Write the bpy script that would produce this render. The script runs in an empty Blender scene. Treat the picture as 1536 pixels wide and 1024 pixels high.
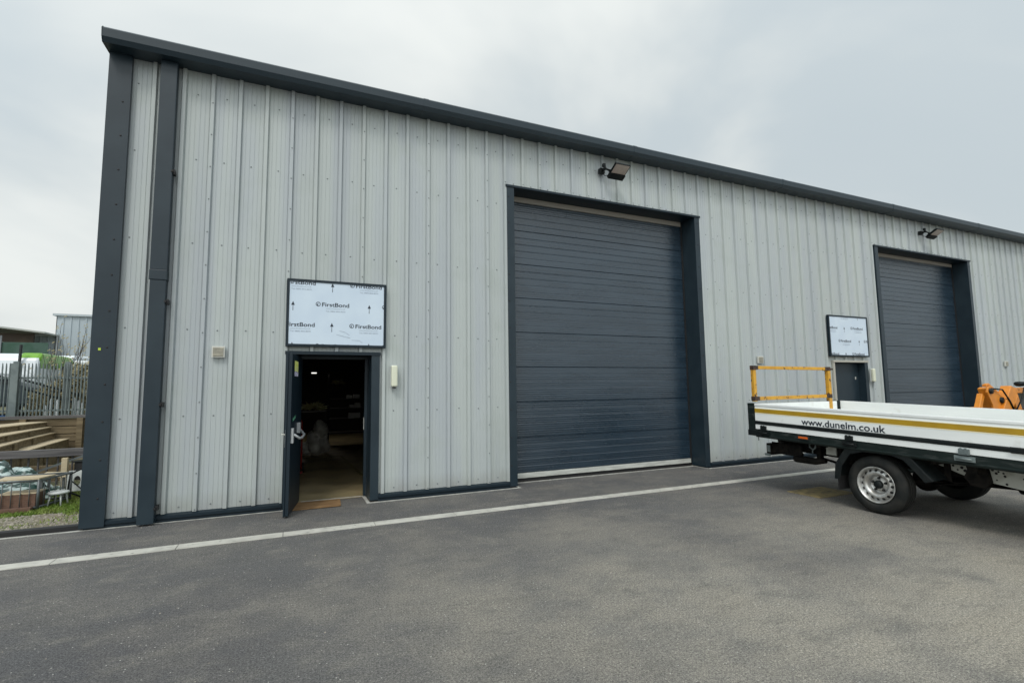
import bpy, bmesh, math, random
from mathutils import Vector, Matrix
R = math.radians
random.seed(7)
scene = bpy.context.scene
COL = scene.collection

# ------------------------------------------------------------------ camera
PITCH, YAW, ROLL, FPX = 0.0931290, 0.4153643, -0.0124628, 747.1
def cam_basis():
    f = Vector((math.sin(YAW)*math.cos(PITCH), math.cos(YAW)*math.cos(PITCH), math.sin(PITCH)))
    rt = Vector((math.cos(YAW), -math.sin(YAW), 0)); up = rt.cross(f)
    r2 = rt*math.cos(ROLL) + up*math.sin(ROLL); u2 = -rt*math.sin(ROLL) + up*math.cos(ROLL)
    return r2, u2, f
r2, u2, fw = cam_basis()
cd = bpy.data.cameras.new('camera'); cam = bpy.data.objects.new('camera', cd); COL.objects.link(cam)
cd.sensor_width = 36; cd.lens = 36*FPX/1536; cd.clip_start = .05; cd.clip_end = 3000
M = Matrix((r2, u2, -fw)).transposed().to_4x4(); M.translation = (0, 0, 1.6)
cam.matrix_world = M
scene.camera = cam

# ------------------------------------------------------------------ sky, sun, exposure
SUN_EL, SUN_AZ = R(52), R(214)        # azimuth clockwise from +y: behind the camera, a little left
sun_dir = Vector((math.sin(SUN_AZ)*math.cos(SUN_EL), math.cos(SUN_AZ)*math.cos(SUN_EL), math.sin(SUN_EL)))
w = bpy.data.worlds.new('World'); scene.world = w; w.use_nodes = True
nt = w.node_tree; N = nt.nodes; L = nt.links; N.clear()
out = N.new('ShaderNodeOutputWorld'); bg = N.new('ShaderNodeBackground'); L.new(bg.outputs[0], out.inputs[0])
tc = N.new('ShaderNodeTexCoord')
sky = N.new('ShaderNodeTexSky'); sky.sky_type = 'NISHITA'; sky.sun_disc = False
sky.sun_elevation = SUN_EL; sky.sun_rotation = SUN_AZ; sky.dust_density = 3; sky.air_density = 1.2
def wmath(op, a, b=None, clamp=False):
    n = N.new('ShaderNodeMath'); n.operation = op; n.use_clamp = clamp
    for i, s in enumerate((a, b)):
        if s is None: continue
        if isinstance(s, (int, float)): n.inputs[i].default_value = s
        else: L.new(s, n.inputs[i])
    return n.outputs[0]
sep = N.new('ShaderNodeSeparateXYZ'); L.new(tc.outputs['Generated'], sep.inputs[0])
zz = wmath('ADD', wmath('MAXIMUM', sep.outputs[2], 0), .38)
cx = wmath('DIVIDE', sep.outputs[0], zz); cy = wmath('DIVIDE', sep.outputs[1], zz)
cmb = N.new('ShaderNodeCombineXYZ'); L.new(cx, cmb.inputs[0]); L.new(cy, cmb.inputs[1])
n1 = N.new('ShaderNodeTexNoise'); n1.inputs['Scale'].default_value = 1.15; n1.inputs['Detail'].default_value = 5; n1.inputs['Roughness'].default_value = .48
n1.inputs['Distortion'].default_value = .35
mp = N.new('ShaderNodeMapping'); mp.inputs['Location'].default_value = (3.15, 1.3, .4); L.new(cmb.outputs[0], mp.inputs[0]); L.new(mp.outputs[0], n1.inputs['Vector'])
rp = N.new('ShaderNodeValToRGB'); L.new(n1.outputs[0], rp.inputs[0])
rp.color_ramp.interpolation = 'B_SPLINE'
rp.color_ramp.elements[0].position = .39; rp.color_ramp.elements[0].color = (.60, .68, .72, 1)
rp.color_ramp.elements[1].position = .61; rp.color_ramp.elements[1].color = (.96, .99, .96, 1)
e = rp.color_ramp.elements.new(.49); e.color = (.76, .81, .81, 1)
mix = N.new('ShaderNodeMixRGB'); mix.inputs[0].default_value = .93
sc_ = N.new('ShaderNodeMixRGB'); sc_.blend_type = 'MULTIPLY'; sc_.inputs[0].default_value = 1; sc_.inputs[2].default_value = (.1, .1, .1, 1)
L.new(sky.outputs[0], sc_.inputs[1]); L.new(sc_.outputs[0], mix.inputs[1]); L.new(rp.outputs[0], mix.inputs[2])
dt = N.new('ShaderNodeVectorMath'); dt.operation = 'DOT_PRODUCT'; L.new(tc.outputs['Generated'], dt.inputs[0]); dt.inputs[1].default_value = sun_dir
glow = wmath('POWER', wmath('MAXIMUM', wmath('ADD', wmath('MULTIPLY', dt.outputs['Value'], .5), .5), 0), 3.0)
st = wmath('ADD', wmath('MULTIPLY', glow, .95), .90)
L.new(mix.outputs[0], bg.inputs[0]); L.new(st, bg.inputs[1])
sl = bpy.data.lights.new('sun', 'SUN'); sl.energy = 1.25; sl.angle = R(16); sl.color = (1, .97, .92)
so = bpy.data.objects.new('sun', sl); COL.objects.link(so); so.rotation_euler = (-sun_dir).to_track_quat('-Z', 'Y').to_euler()
scene.view_settings.view_transform = 'Standard'; scene.view_settings.look = 'None'
scene.view_settings.exposure = 0; scene.view_settings.gamma = 1; scene.view_settings.use_curve_mapping = False
scene.cycles.max_bounces = 8

# ------------------------------------------------------------------ helpers
def nm(nodes, typ, **kw):
    n = nodes.new(typ)
    for k, v in kw.items(): setattr(n, k, v)
    return n
def mat(name, col, rough=.5, metal=0., vcol=None, vscale=3., vpos=(.4, .62), vdetail=6, bump=0., bscale=60., stretch=(1, 1, 1), bstretch=None, v2=None, v2scale=30., v2pos=(.45, .6), emit=0., spec=.5, rvar=0.):
    m = bpy.data.materials.new(name); m.use_nodes = True
    n = m.node_tree.nodes; l = m.node_tree.links; b = n['Principled BSDF']
    b.inputs['Base Color'].default_value = (*col, 1); b.inputs['Roughness'].default_value = rough; b.inputs['Metallic'].default_value = metal
    b.inputs['Specular IOR Level'].default_value = spec
    t = nm(n, 'ShaderNodeTexCoord'); mpg = nm(n, 'ShaderNodeMapping'); mpg.inputs['Scale'].default_value = stretch; l.new(t.outputs['Object'], mpg.inputs[0])
    cur = None
    def noise(scale, detail, src): 
        q = nm(n, 'ShaderNodeTexNoise'); q.inputs['Scale'].default_value = scale; q.inputs['Detail'].default_value = detail; l.new(src, q.inputs['Vector']); return q
    def ramp(src, a, c):
        q = nm(n, 'ShaderNodeMapRange'); q.inputs[1].default_value = a; q.inputs[2].default_value = c; l.new(src, q.inputs[0]); return q.outputs[0]
    def mixc(f, a, c):
        q = nm(n, 'ShaderNodeMixRGB'); l.new(f, q.inputs[0])
        for i, s in ((1, a), (2, c)):
            if isinstance(s, tuple): q.inputs[i].default_value = (*s, 1)
            else: l.new(s, q.inputs[i])
        return q.outputs[0]
    cur = col
    if vcol:
        q = noise(vscale, vdetail, mpg.outputs[0]); cur = mixc(ramp(q.outputs[0], *vpos), cur, vcol)
        if rvar:
            rr = nm(n, 'ShaderNodeMapRange'); rr.inputs[3].default_value = rough-rvar; rr.inputs[4].default_value = rough+rvar; l.new(q.outputs[0], rr.inputs[0]); l.new(rr.outputs[0], b.inputs['Roughness'])
    if v2:
        q = noise(v2scale, 4, t.outputs['Object']); cur = mixc(ramp(q.outputs[0], *v2pos), cur, v2)
    if not isinstance(cur, tuple): l.new(cur, b.inputs['Base Color'])
    if bump:
        mb_ = nm(n, 'ShaderNodeMapping'); mb_.inputs['Scale'].default_value = bstretch or (1, 1, 1); l.new(t.outputs['Object'], mb_.inputs[0])
        q = noise(bscale, 5, mb_.outputs[0]); bp = nm(n, 'ShaderNodeBump'); bp.inputs['Strength'].default_value = bump; bp.inputs['Distance'].default_value = .01
        l.new(q.outputs[0], bp.inputs['Height']); l.new(bp.outputs[0], b.inputs['Normal'])
    if emit:
        b.inputs['Emission Color'].default_value = (*col, 1); b.inputs['Emission Strength'].default_value = emit
    return m

class MB:
    def __init__(s): s.v = []; s.f = []; s.m = []; s.smooth = []
    def add(s, vs, fs, mi=0, sm=False):
        o = len(s.v); s.v += [Vector(p) for p in vs]
        for f in fs: s.f.append([o+i for i in f]); s.m.append(mi); s.smooth.append(sm)
        return s
    def box(s, x0, x1, y0, y1, z0, z1, mi=0):
        vs = [(x, y, z) for z in (z0, z1) for y in (y0, y1) for x in (x0, x1)]
        return s.add(vs, [(0, 2, 3, 1), (4, 5, 7, 6), (0, 1, 5, 4), (2, 6, 7, 3), (0, 4, 6, 2), (1, 3, 7, 5)], mi)
    def prism(s, pts, axis, a, b, mi=0, sm=False):
        # pts 2-D polygon, extruded along axis from a to b; for axis x pts are (y,z); y: (x,z); z: (x,y)
        def P(p, t): return {'x': (t, p[0], p[1]), 'y': (p[0], t, p[1]), 'z': (p[0], p[1], t)}[axis]
        n = len(pts)
        vs = [P(p, a) for p in pts] + [P(p, b) for p in pts]
        fs = [(i, (i+1) % n, n+(i+1) % n, n+i) for i in range(n)]
        s.add(vs, fs, mi, sm)
        return s.add(vs, [tuple(range(n))[::-1], tuple(range(n, 2*n))], mi)
    def tube(s, pts, r, n=8, mi=0, cap=True):
        pts = [Vector(p) for p in pts]; rs = r if isinstance(r, (list, tuple)) else [r]*len(pts)
        rings = []; up = None
        for i, p in enumerate(pts):
            d = (pts[min(i+1, len(pts)-1)] - pts[max(i-1, 0)]).normalized()
            if up is None: up = Vector((0, 0, 1)) if abs(d.z) < .9 else Vector((1, 0, 0))
            a = d.cross(up).normalized(); b = a.cross(d).normalized(); up = b
            rings.append([p + a*math.cos(2*math.pi*k/n)*rs[i] + b*math.sin(2*math.pi*k/n)*rs[i] for k in range(n)])
        vs = [q for r_ in rings for q in r_]; fs = []
        for i in range(len(pts)-1):
            for k in range(n):
                fs.append((i*n+k, i*n+(k+1) % n, (i+1)*n+(k+1) % n, (i+1)*n+k))
        s.add(vs, fs, mi, True)
        if cap: s.add(rings[0], [tuple(range(n))], mi); s.add(rings[-1], [tuple(range(n))[::-1]], mi)
        return s
    def bar(s, p, q, wx, wz, mi=0):
        # rectangular bar between two points
        p = Vector(p); q = Vector(q); d = (q-p).normalized(); up = Vector((0, 0, 1)) if abs(d.z) < .9 else Vector((0, 1, 0))
        a = d.cross(up).normalized()*wx/2; b = a.cross(d).normalized()*wz/2
        vs = [e+sa*a+sb*b for e in (p, q) for sa, sb in ((-1, -1), (1, -1), (1, 1), (-1, 1))]
        return s.add(vs, [(0, 1, 2, 3), (7, 6, 5, 4), (0, 4, 5, 1), (1, 5, 6, 2), (2, 6, 7, 3), (3, 7, 4, 0)], mi)
    def lathe(s, prof, c, axis='x', n=32, mi=0, sm=True):
        # prof list of (offset along axis, radius) around centre c
        vs = []; fs = []
        for (o, r) in prof:
            for k in range(n):
                a = 2*math.pi*k/n; u, v = r*math.cos(a), r*math.sin(a)
                vs.append({'x': (c[0]+o, c[1]+u, c[2]+v), 'y': (c[0]+u, c[1]+o, c[2]+v), 'z': (c[0]+u, c[1]+v, c[2]+o)}[axis])
        for i in range(len(prof)-1):
            for k in range(n): fs.append((i*n+k, i*n+(k+1) % n, (i+1)*n+(k+1) % n, (i+1)*n+k))
        return s.add(vs, fs, mi, sm)
    def disc(s, c, r, axis, n=24, mi=0):
        vs = []
        for k in range(n):
            a = 2*math.pi*k/n; u, v = r*math.cos(a), r*math.sin(a)
            vs.append({'x': (c[0], c[1]+u, c[2]+v), 'y': (c[0]+u, c[1], c[2]+v), 'z': (c[0]+u, c[1]+v, c[2])}[axis])
        return s.add(vs, [tuple(range(n))], mi)
    def tilt(s, k, y0):
        for v in s.v: v.z += k*(v.y-y0)
        return s
    def build(s, name, mats, parent=None, org=None, bevel=0, fix=True):
        me = bpy.data.meshes.new(name)
        o = Vector(org) if org is not None else (Vector(parent['_org']) if parent is not None and '_org' in parent else Vector((0, 0, 0)))
        me.from_pydata([tuple(v-o) for v in s.v], [], s.f)
        mats = mats if isinstance(mats, (list, tuple)) else [mats]
        for m in mats: me.materials.append(m)
        for p, mi, sm in zip(me.polygons, s.m, s.smooth): p.material_index = mi; p.use_smooth = sm
        if fix:
            bm = bmesh.new(); bm.from_mesh(me); bmesh.ops.remove_doubles(bm, verts=bm.verts, dist=1e-5)
            bmesh.ops.recalc_face_normals(bm, faces=bm.faces); bm.to_mesh(me); bm.free()
        ob = bpy.data.objects.new(name, me); COL.objects.link(ob); ob['_org'] = tuple(o)
        if parent is not None: ob.parent = parent
        else: ob.location = o
        if bevel:
            b = ob.modifiers.new('bevel', 'BEVEL'); b.width = bevel; b.segments = 2; b.limit_method = 'ANGLE'; b.angle_limit = R(40)
        return ob
def tag(o, label=None, cat=None, group=None, kind=None):
    if label: o['label'] = label
    if cat: o['category'] = cat
    if group: o['group'] = group
    if kind: o['kind'] = kind
    return o
def thing(name, org, label, cat, group=None):
    e_ = bpy.data.objects.new(name, None); COL.objects.link(e_); e_.location = org; e_['_org'] = tuple(org); e_.empty_display_size = .2
    return tag(e_, label, cat, group)
def copy_tree(o, parent=None):
    c = o.copy(); COL.objects.link(c); c.parent = parent
    for ch in list(o.children): copy_tree(ch, c)
    return c
def text_mesh(body, width, height=None, bold=.012):
    cu = bpy.data.curves.new('writing', 'FONT'); cu.body = body; cu.size = 1; cu.offset = bold; cu.resolution_u = 3
    ob = bpy.data.objects.new('writing', cu); COL.objects.link(ob)
    dg = bpy.context.evaluated_depsgraph_get(); me = bpy.data.meshes.new_from_object(ob.evaluated_get(dg))
    vs = [v.co.copy() for v in me.vertices]; fs = [tuple(p.vertices) for p in me.polygons]
    bpy.data.objects.remove(ob); bpy.data.curves.remove(cu); bpy.data.meshes.remove(me)
    x0 = min(v.x for v in vs); x1 = max(v.x for v in vs); k = width/(x1-x0)
    h1 = max(v.y for v in vs); kz = height/h1 if height else k
    return [Vector(((v.x-x0)*k, v.y*kz, 0)) for v in vs], fs

# ------------------------------------------------------------------ materials
m_clad = mat('light_grey_cladding', (.430, .470, .462), .40, vcol=(.395, .432, .452), vscale=1.0, vdetail=2, stretch=(3, 3, .2), v2=(.37, .41, .39), v2scale=1.6, v2pos=(.55, .9), rvar=.06)
m_cap = mat('cladding_screw', (.17, .19, .195), .5)
def clad_extra(m):
    n = m.node_tree.nodes; l = m.node_tree.links; b = n['Principled BSDF']; src = b.inputs['Base Color'].links[0].from_socket
    t = nm(n, 'ShaderNodeTexCoord'); sp = nm(n, 'ShaderNodeSeparateXYZ'); l.new(t.outputs['Object'], sp.inputs[0])
    def M_(op, a, c=None):
        q = nm(n, 'ShaderNodeMath'); q.operation = op
        for i, v in enumerate((a, c)):
            if v is None: continue
            if isinstance(v, (int, float)): q.inputs[i].default_value = v
            else: l.new(v, q.inputs[i])
        return q.outputs[0]
    # each one-metre sheet has a slightly different tone
    k = M_('FLOOR', M_('ADD', sp.outputs[0], -1.107-.02)); wn = nm(n, 'ShaderNodeTexWhiteNoise'); wn.noise_dimensions = '1D'; l.new(k, wn.inputs['W'])
    f = M_('ADD', M_('MULTIPLY', wn.outputs['Value'], .07), .965)
    mx = nm(n, 'ShaderNodeMixRGB'); mx.blend_type = 'MULTIPLY'; mx.inputs[0].default_value = 1; l.new(src, mx.inputs[1]); cb = nm(n, 'ShaderNodeCombineXYZ')
    for i in range(3): l.new(f, cb.inputs[i])
    l.new(cb.outputs[0], mx.inputs[2])
    # rain-splash dirt at the foot of the sheets, with a ragged upper edge
    ns = nm(n, 'ShaderNodeTexNoise'); ns.inputs['Scale'].default_value = 5; ns.inputs['Detail'].default_value = 6; l.new(t.outputs['Object'], ns.inputs['Vector'])
    hgt = M_('SUBTRACT', .34, sp.outputs[2]); hgt = M_('MULTIPLY', M_('MAXIMUM', hgt, 0), 2.6); dd = M_('MULTIPLY', hgt, M_('MULTIPLY', ns.outputs[0], 1.1)); dd = M_('MINIMUM', dd, .55)
    m2 = nm(n, 'ShaderNodeMixRGB'); l.new(dd, m2.inputs[0]); l.new(mx.outputs[0], m2.inputs[1]); m2.inputs[2].default_value = (.22, .20, .165, 1)
    l.new(m2.outputs[0], b.inputs['Base Color'])
    n2 = nm(n, 'ShaderNodeTexNoise'); n2.inputs['Scale'].default_value = 1.3; n2.inputs['Detail'].default_value = 1; l.new(t.outputs['Object'], n2.inputs['Vector'])
    bp = nm(n, 'ShaderNodeBump'); bp.inputs['Strength'].default_value = .35; bp.inputs['Distance'].default_value = .02; l.new(n2.outputs[0], bp.inputs['Height']); l.new(bp.outputs[0], b.inputs['Normal'])
clad_extra(m_clad)
m_trim = mat('anthracite_trim', (.012, .024, .034), .40, vcol=(.017, .031, .042), vscale=2.5, rvar=.08, spec=.4)
m_trim2 = mat('anthracite_trim_dark', (.007, .017, .026), .45, spec=.35)
m_gutter = mat('gutter_steel', (.014, .028, .039), .4, vcol=(.020, .035, .047), vscale=1.2, stretch=(.4, 4, 4), rvar=.06)
m_core = mat('wall_core', (.05, .05, .05), .8)
m_paletrim = mat('pale_beige_trim', (.42, .41, .36), .55)
m_seal = mat('black_rubber', (.012, .012, .013), .65)
m_alu = mat('brushed_aluminium', (.60, .62, .58), .45, .15, vcol=(.46, .47, .44), vscale=9, stretch=(.4, 1, 3))
m_beige = mat('beige_lintel', (.30, .28, .25), .6)
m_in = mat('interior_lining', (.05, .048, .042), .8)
m_infl = mat('interior_concrete', (.44, .36, .20), .5, vcol=(.28, .22, .12), vscale=1.6, bump=.1, bscale=8)
m_white = mat('white_gloss_paint', (.86, .89, .88), .3, vcol=(.80, .83, .83), vscale=2.2, stretch=(1, .5, 3), v2=(.66, .67, .63), v2scale=7, v2pos=(.62, .85), rvar=.07)
m_ochre = mat('ochre_tape', (.44, .27, .012), .45, vcol=(.38, .23, .012), vscale=5)
m_cream = mat('cream_tape_edge', (.84, .79, .56), .45)
m_rail = mat('dirty_black_rail', (.006, .013, .012), .5, spec=.3, vcol=(.045, .052, .05), vscale=9, vpos=(.54, .76), stretch=(1, .6, 2.5), bump=.25, bscale=22)
m_black = mat('black_plastic', (.005, .008, .009), .5, vcol=(.011, .014, .014), vscale=8, spec=.25)
m_under = mat('underbody_black', (.004, .004, .004), .8, spec=.15, vcol=(.014, .012, .010), vscale=14, bump=.4, bscale=20)
m_tyre = mat('tyre_rubber', (.009, .011, .011), .72, spec=.3, vcol=(.022, .022, .020), vscale=7, bump=.1, bscale=60)
m_steel = mat('silver_steel_rim', (.62, .63, .62), .36, .75, vcol=(.42, .41, .38), vscale=10)
m_rimdk = mat('rim_shadow', (.012, .012, .012), .7)
m_chas = mat('pale_chassis_paint', (.40, .41, .37), .5, vcol=(.25, .24, .2), vscale=8, vpos=(.5, .75))
m_yel = mat('yellow_rusty_paint', (.62, .33, .03), .45, vcol=(.52, .26, .03), vscale=8, v2=(.06, .03, .02), v2scale=16, v2pos=(.605, .66), bump=.2, bscale=40)
m_rust = mat('rusty_clamp', (.07, .035, .022), .7, vcol=(.02, .016, .014), vscale=20)
m_orange = mat('orange_machine_paint', (.70, .25, .02), .38, vcol=(.58, .2, .018), vscale=6, v2=(.10, .05, .02), v2scale=9, v2pos=(.66, .76))
m_lampo = mat('orange_lens', (.6, .11, .01), .25)
m_txt = mat('navy_print', (.012, .02, .035), .5)
m_film = mat('pale_blue_film', (.60, .70, .80), .32, vcol=(.56, .66, .77), vscale=3, bump=.06, bscale=5, spec=.3)
m_ftxt = mat('print_faint', (.26, .31, .38), .5)
m_conc = mat('pale_concrete_channel', (.52, .51, .46), .75, vcol=(.42, .41, .37), vscale=6, v2=(.22, .22, .2), v2scale=14, v2pos=(.60, .72), bump=.2)
m_conc2 = mat('pale_concrete_edge', (.5, .5, .46), .75, vcol=(.36, .36, .33), vscale=9)
m_wood = mat('weathered_timber', (.20, .155, .09), .8, vcol=(.12, .09, .05), vscale=3, stretch=(.5, 6, 6), bump=.3, bscale=20, bstretch=(.3, 5, 5))
m_woodp = mat('pale_cut_timber', (.52, .44, .30), .75, vcol=(.42, .34, .22), vscale=4, stretch=(.5, 5, 5))
m_woodg = mat('grey_timber', (.12, .115, .115), .8, vcol=(.065, .062, .065), vscale=3, stretch=(.4, 6, 6))
m_galv = mat('galvanised_steel', (.175, .21, .21), .5, .1, vcol=(.125, .155, .16), vscale=5)
m_tube = mat('grey_tube', (.13, .145, .15), .45, .4)
m_green = mat('lime_green_paint', (.18, .40, .03), .3, vcol=(.15, .35, .03), vscale=3)
m_vwhite = mat('vehicle_white', (.72, .77, .8), .3)
m_glass = mat('dark_glass', (.015, .02, .024), .08)
m_tarp = mat('green_tarpaulin', (.012, .05, .042), .42, vcol=(.45, .55, .54), vscale=6, vpos=(.50, .56), stretch=(1, 1, 3), bump=.3, bscale=12)
m_wplast = mat('white_plastic', (.52, .55, .54), .4, vcol=(.5, .53, .52), vscale=5)
m_brickc = mat('brown_crate', (.19, .095, .06), .8, vcol=(.13, .062, .04), vscale=14)
m_card = mat('cardboard', (.27, .16, .07), .85, vcol=(.2, .115, .05), vscale=6, bump=.2)
m_bark = mat('bark', (.075, .065, .05), .85, vcol=(.06, .05, .04), vscale=20)
m_leaf = mat('olive_leaf', (.22, .20, .10), .7, vcol=(.38, .33, .20), vscale=5, vpos=(.35, .65))
m_grassb = mat('grass_blade', (.12, .20, .02), .7, vcol=(.20, .24, .05), vscale=3)
m_stone = mat('gravel_stone', (.32, .29, .24), .85, vcol=(.18, .165, .14), vscale=14)
m_bldg = mat('pale_blue_sheeting', (.40, .46, .50), .5, vcol=(.36, .42, .46), vscale=.4)
m_barn = mat('rusty_brown_sheeting', (.11, .08, .055), .8, vcol=(.06, .045, .035), vscale=.5)
m_mesh = mat('green_windbreak', (.035, .085, .06), .8, vcol=(.06, .11, .09), vscale=2)
m_bag = mat('pale_grey_wrap', (.9, .89, .82), .6, vcol=(.6, .59, .53), vscale=6, bump=.4, bscale=10)
m_paper = mat('boxes_print', (.8, .8, .78), .7)
m_red = mat('red_paint', (.35, .02, .015), .4)
m_dried = mat('dried_pampas', (.72, .68, .38), .85)
m_lens = mat('floodlight_glass', (.50, .43, .38), .18, vcol=(.44, .37, .33), vscale=12)
m_bulk = mat('cream_diffuser', (.68, .70, .56), .3)
m_tarmac = None

def asphalt():
    m = bpy.data.materials.new('worn_asphalt'); m.use_nodes = True; n = m.node_tree.nodes; l = m.node_tree.links; b = n['Principled BSDF']
    t = nm(n, 'ShaderNodeTexCoord')
    def noise(sc, det, rough=.5, loc=(0, 0, 0), sca=(1, 1, 1), rot=0):
        mp_ = nm(n, 'ShaderNodeMapping'); mp_.inputs['Location'].default_value = loc; mp_.inputs['Scale'].default_value = sca; mp_.inputs['Rotation'].default_value = (0, 0, rot)
        l.new(t.outputs['Object'], mp_.inputs[0])
        q = nm(n, 'ShaderNodeTexNoise'); q.inputs['Scale'].default_value = sc; q.inputs['Detail'].default_value = det; q.inputs['Roughness'].default_value = rough
        l.new(mp_.outputs[0], q.inputs['Vector']); return q.outputs[0]
    def rng(s, a, c, o0=0., o1=1.):
        q = nm(n, 'ShaderNodeMapRange'); q.inputs[1].default_value = a; q.inputs[2].default_value = c; q.inputs[3].default_value = o0; q.inputs[4].default_value = o1; l.new(s, q.inputs[0]); return q.outputs[0]
    def mixc(f, a, c, bt='MIX'):
        q = nm(n, 'ShaderNodeMixRGB'); q.blend_type = bt
        if isinstance(f, float): q.inputs[0].default_value = f
        else: l.new(f, q.inputs[0])
        for i, s in ((1, a), (2, c)):
            if isinstance(s, tuple): q.inputs[i].default_value = (*s, 1)
            else: l.new(s, q.inputs[i])
        return q.outputs[0]
    def mul(a, c, op='MULTIPLY'):
        q = nm(n, 'ShaderNodeMath'); q.operation = op; q.use_clamp = True
        for i, s in ((0, a), (1, c)):
            if isinstance(s, float): q.inputs[i].default_value = s
            else: l.new(s, q.inputs[i])
        return q.outputs[0]
    big = noise(.33, 4, .55, (4.2, 1.1, 0)); med = noise(1.1, 5, .6, (1, 7, 0), (1, 1.3, 1)); streak = noise(2.6, 6, .65, (0, 3, 0), (.8, 1.6, 1), .5)
    # wheel-worn dust plus painted-in sheen and exposure gradient, right of and in front of the open door
    sp = nm(n, 'ShaderNodeSeparateXYZ'); l.new(t.outputs['Object'], sp.inputs[0])
    wx = rng(sp.outputs[0], -1.0, 3.4); wy = rng(sp.outputs[1], 6.0, 2.0)
    worn = mul(mul(wx, wy), rng(big, .22, .52))
    blot = noise(.9, 10, .68, (5, 2, 0)); blot2 = noise(2.3, 9, .7, (1, 9, 0), (1, 1.5, 1), .35)
    base = mixc(rng(big, .35, .65), (.092, .091, .094), (.122, .120, .117))
    base = mixc(worn, base, (.285, .268, .232))  # dust tone, raised further to paint in the brighter exposure there
    base = mixc(mul(rng(blot, .46, .64), mul(.22, mul(worn, .5), 'ADD')), base, (.30, .275, .228))
    base = mixc(mul(rng(blot, .48, .34), .42), base, (.095, .098, .104))
    base = mixc(mul(rng(blot2, .52, .66), .35), base, (.235, .222, .192))
    base = mixc(mul(rng(blot2, .46, .34), .34), base, (.085, .088, .088))
    base = mixc(mul(rng(streak, .52, .70), .35), base, (.08, .08, .078))
    g1 = noise(28, 6, .8); fine = noise(74, 5, .8); fine2 = noise(150, 3, .8)
    base = mixc(1.0, base, mixc(rng(g1, .36, .64), (.82, .82, .82), (1.18, 1.18, 1.17)), 'MULTIPLY')
    base = mixc(1.0, base, mixc(rng(fine, .36, .64), (.42, .42, .43), (1.62, 1.61, 1.58)), 'MULTIPLY')
    base = mixc(1.0, base, mixc(rng(fine2, .36, .64), (.5, .5, .5), (1.5, 1.5, 1.5)), 'MULTIPLY')
    vo = nm(n, 'ShaderNodeTexVoronoi'); vo.inputs['Scale'].default_value = 52; l.new(t.outputs['Object'], vo.inputs['Vector'])
    sc2 = nm(n, 'ShaderNodeSeparateColor'); l.new(vo.outputs['Color'], sc2.inputs[0])
    spk = mul(rng(vo.outputs['Distance'], .26, .18), rng(sc2.outputs[0], .955, .96))
    base = mixc(spk, base, (.5, .49, .45))
    l.new(base, b.inputs['Base Color']); b.inputs['Roughness'].default_value = .85; b.inputs['Specular IOR Level'].default_value = .35
    bp = nm(n, 'ShaderNodeBump'); bp.inputs['Strength'].default_value = .9; bp.inputs['Distance'].default_value = .008
    l.new(fine, bp.inputs['Height']); bp2 = nm(n, 'ShaderNodeBump'); bp2.inputs['Strength'].default_value = .3; bp2.inputs['Distance'].default_value = .03
    l.new(med, bp2.inputs['Height']); l.new(bp.outputs[0], bp2.inputs['Normal']); l.new(bp2.outputs[0], b.inputs['Normal'])
    return m
m_asph = asphalt()
m_verge = mat('verge_soil', (.17, .145, .10), .9, vcol=(.07, .09, .025), vscale=1.7, vpos=(.44, .56), v2=(.25, .22, .17), v2scale=22, v2pos=(.5, .7), bump=.6, bscale=18)
m_field = mat('rough_ground', (.10, .11, .05), .9, vcol=(.14, .12, .08), vscale=.6, bump=.4, bscale=5)

def door_mat():
    m = mat('sectional_door_steel', (.012, .027, .044), .24, vcol=(.019, .037, .057), vscale=2.2, stretch=(.5, 1, 3), rvar=.05, spec=1.0)
    n = m.node_tree.nodes; l = m.node_tree.links; b = n['Principled BSDF']
    t = nm(n, 'ShaderNodeTexCoord'); mp_ = nm(n, 'ShaderNodeMapping'); mp_.inputs['Scale'].default_value = (16, 16, 85); l.new(t.outputs['Object'], mp_.inputs[0])
    q = nm(n, 'ShaderNodeTexNoise'); q.inputs['Scale'].default_value = 1; q.inputs['Detail'].default_value = 6; q.inputs['Distortion'].default_value = .6; l.new(mp_.outputs[0], q.inputs['Vector'])
    wv = nm(n, 'ShaderNodeTexWave'); wv.bands_direction = 'Z'; wv.inputs['Scale'].default_value = 8.3; wv.inputs['Distortion'].default_value = .5; l.new(t.outputs['Object'], wv.inputs['Vector'])
    ad = nm(n, 'ShaderNodeMath'); ad.operation = 'MULTIPLY_ADD'; l.new(wv.outputs['Fac'], ad.inputs[0]); ad.inputs[1].default_value = .35; l.new(q.outputs[0], ad.inputs[2])
    bp = nm(n, 'ShaderNodeBump'); bp.inputs['Strength'].default_value = .55; bp.inputs['Distance'].default_value = .006; l.new(ad.outputs[0], bp.inputs['Height']); l.new(bp.outputs[0], b.inputs['Normal'])
    return m
m_door = door_mat()

# ------------------------------------------------------------------ the ground
WY = 7.58          # pan of the cladding
def sheet(name, x0, x1, y0, y1, z, m, label=None):
    o = MB().add([(x0, y0, z), (x1, y0, z), (x1, y1, z), (x0, y1, z)], [(0, 1, 2, 3)]).build(name, m)
    return tag(o, kind='structure')
sheet('ground', -600, 600, -600, 900, -.02, m_field)
sheet('yard_asphalt', -60, 70, -60, 8.02, 0, m_asph)
sheet('verge', -60, -2.2, 7.64, 16.2, .012, m_verge)
ug = MB().box(-60, -2.26, 16.2, 75, -.01, .93).build('upper_ground', m_field); tag(ug, kind='structure')
ch = MB()
x = -30.05
while x < 48:
    ch.box(x+.004, x+.996, 6.215, 6.385, -.01, .007); x += 1
tag(ch.build('drainage_channel', m_conc), kind='structure')
ed = MB(); zt = .006
def edge(*p):
    for (a, b) in zip(p, p[1:]):
        ed.bar((a[0], a[1], 0), (b[0], b[1], 0), .026, 2*zt)
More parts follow.
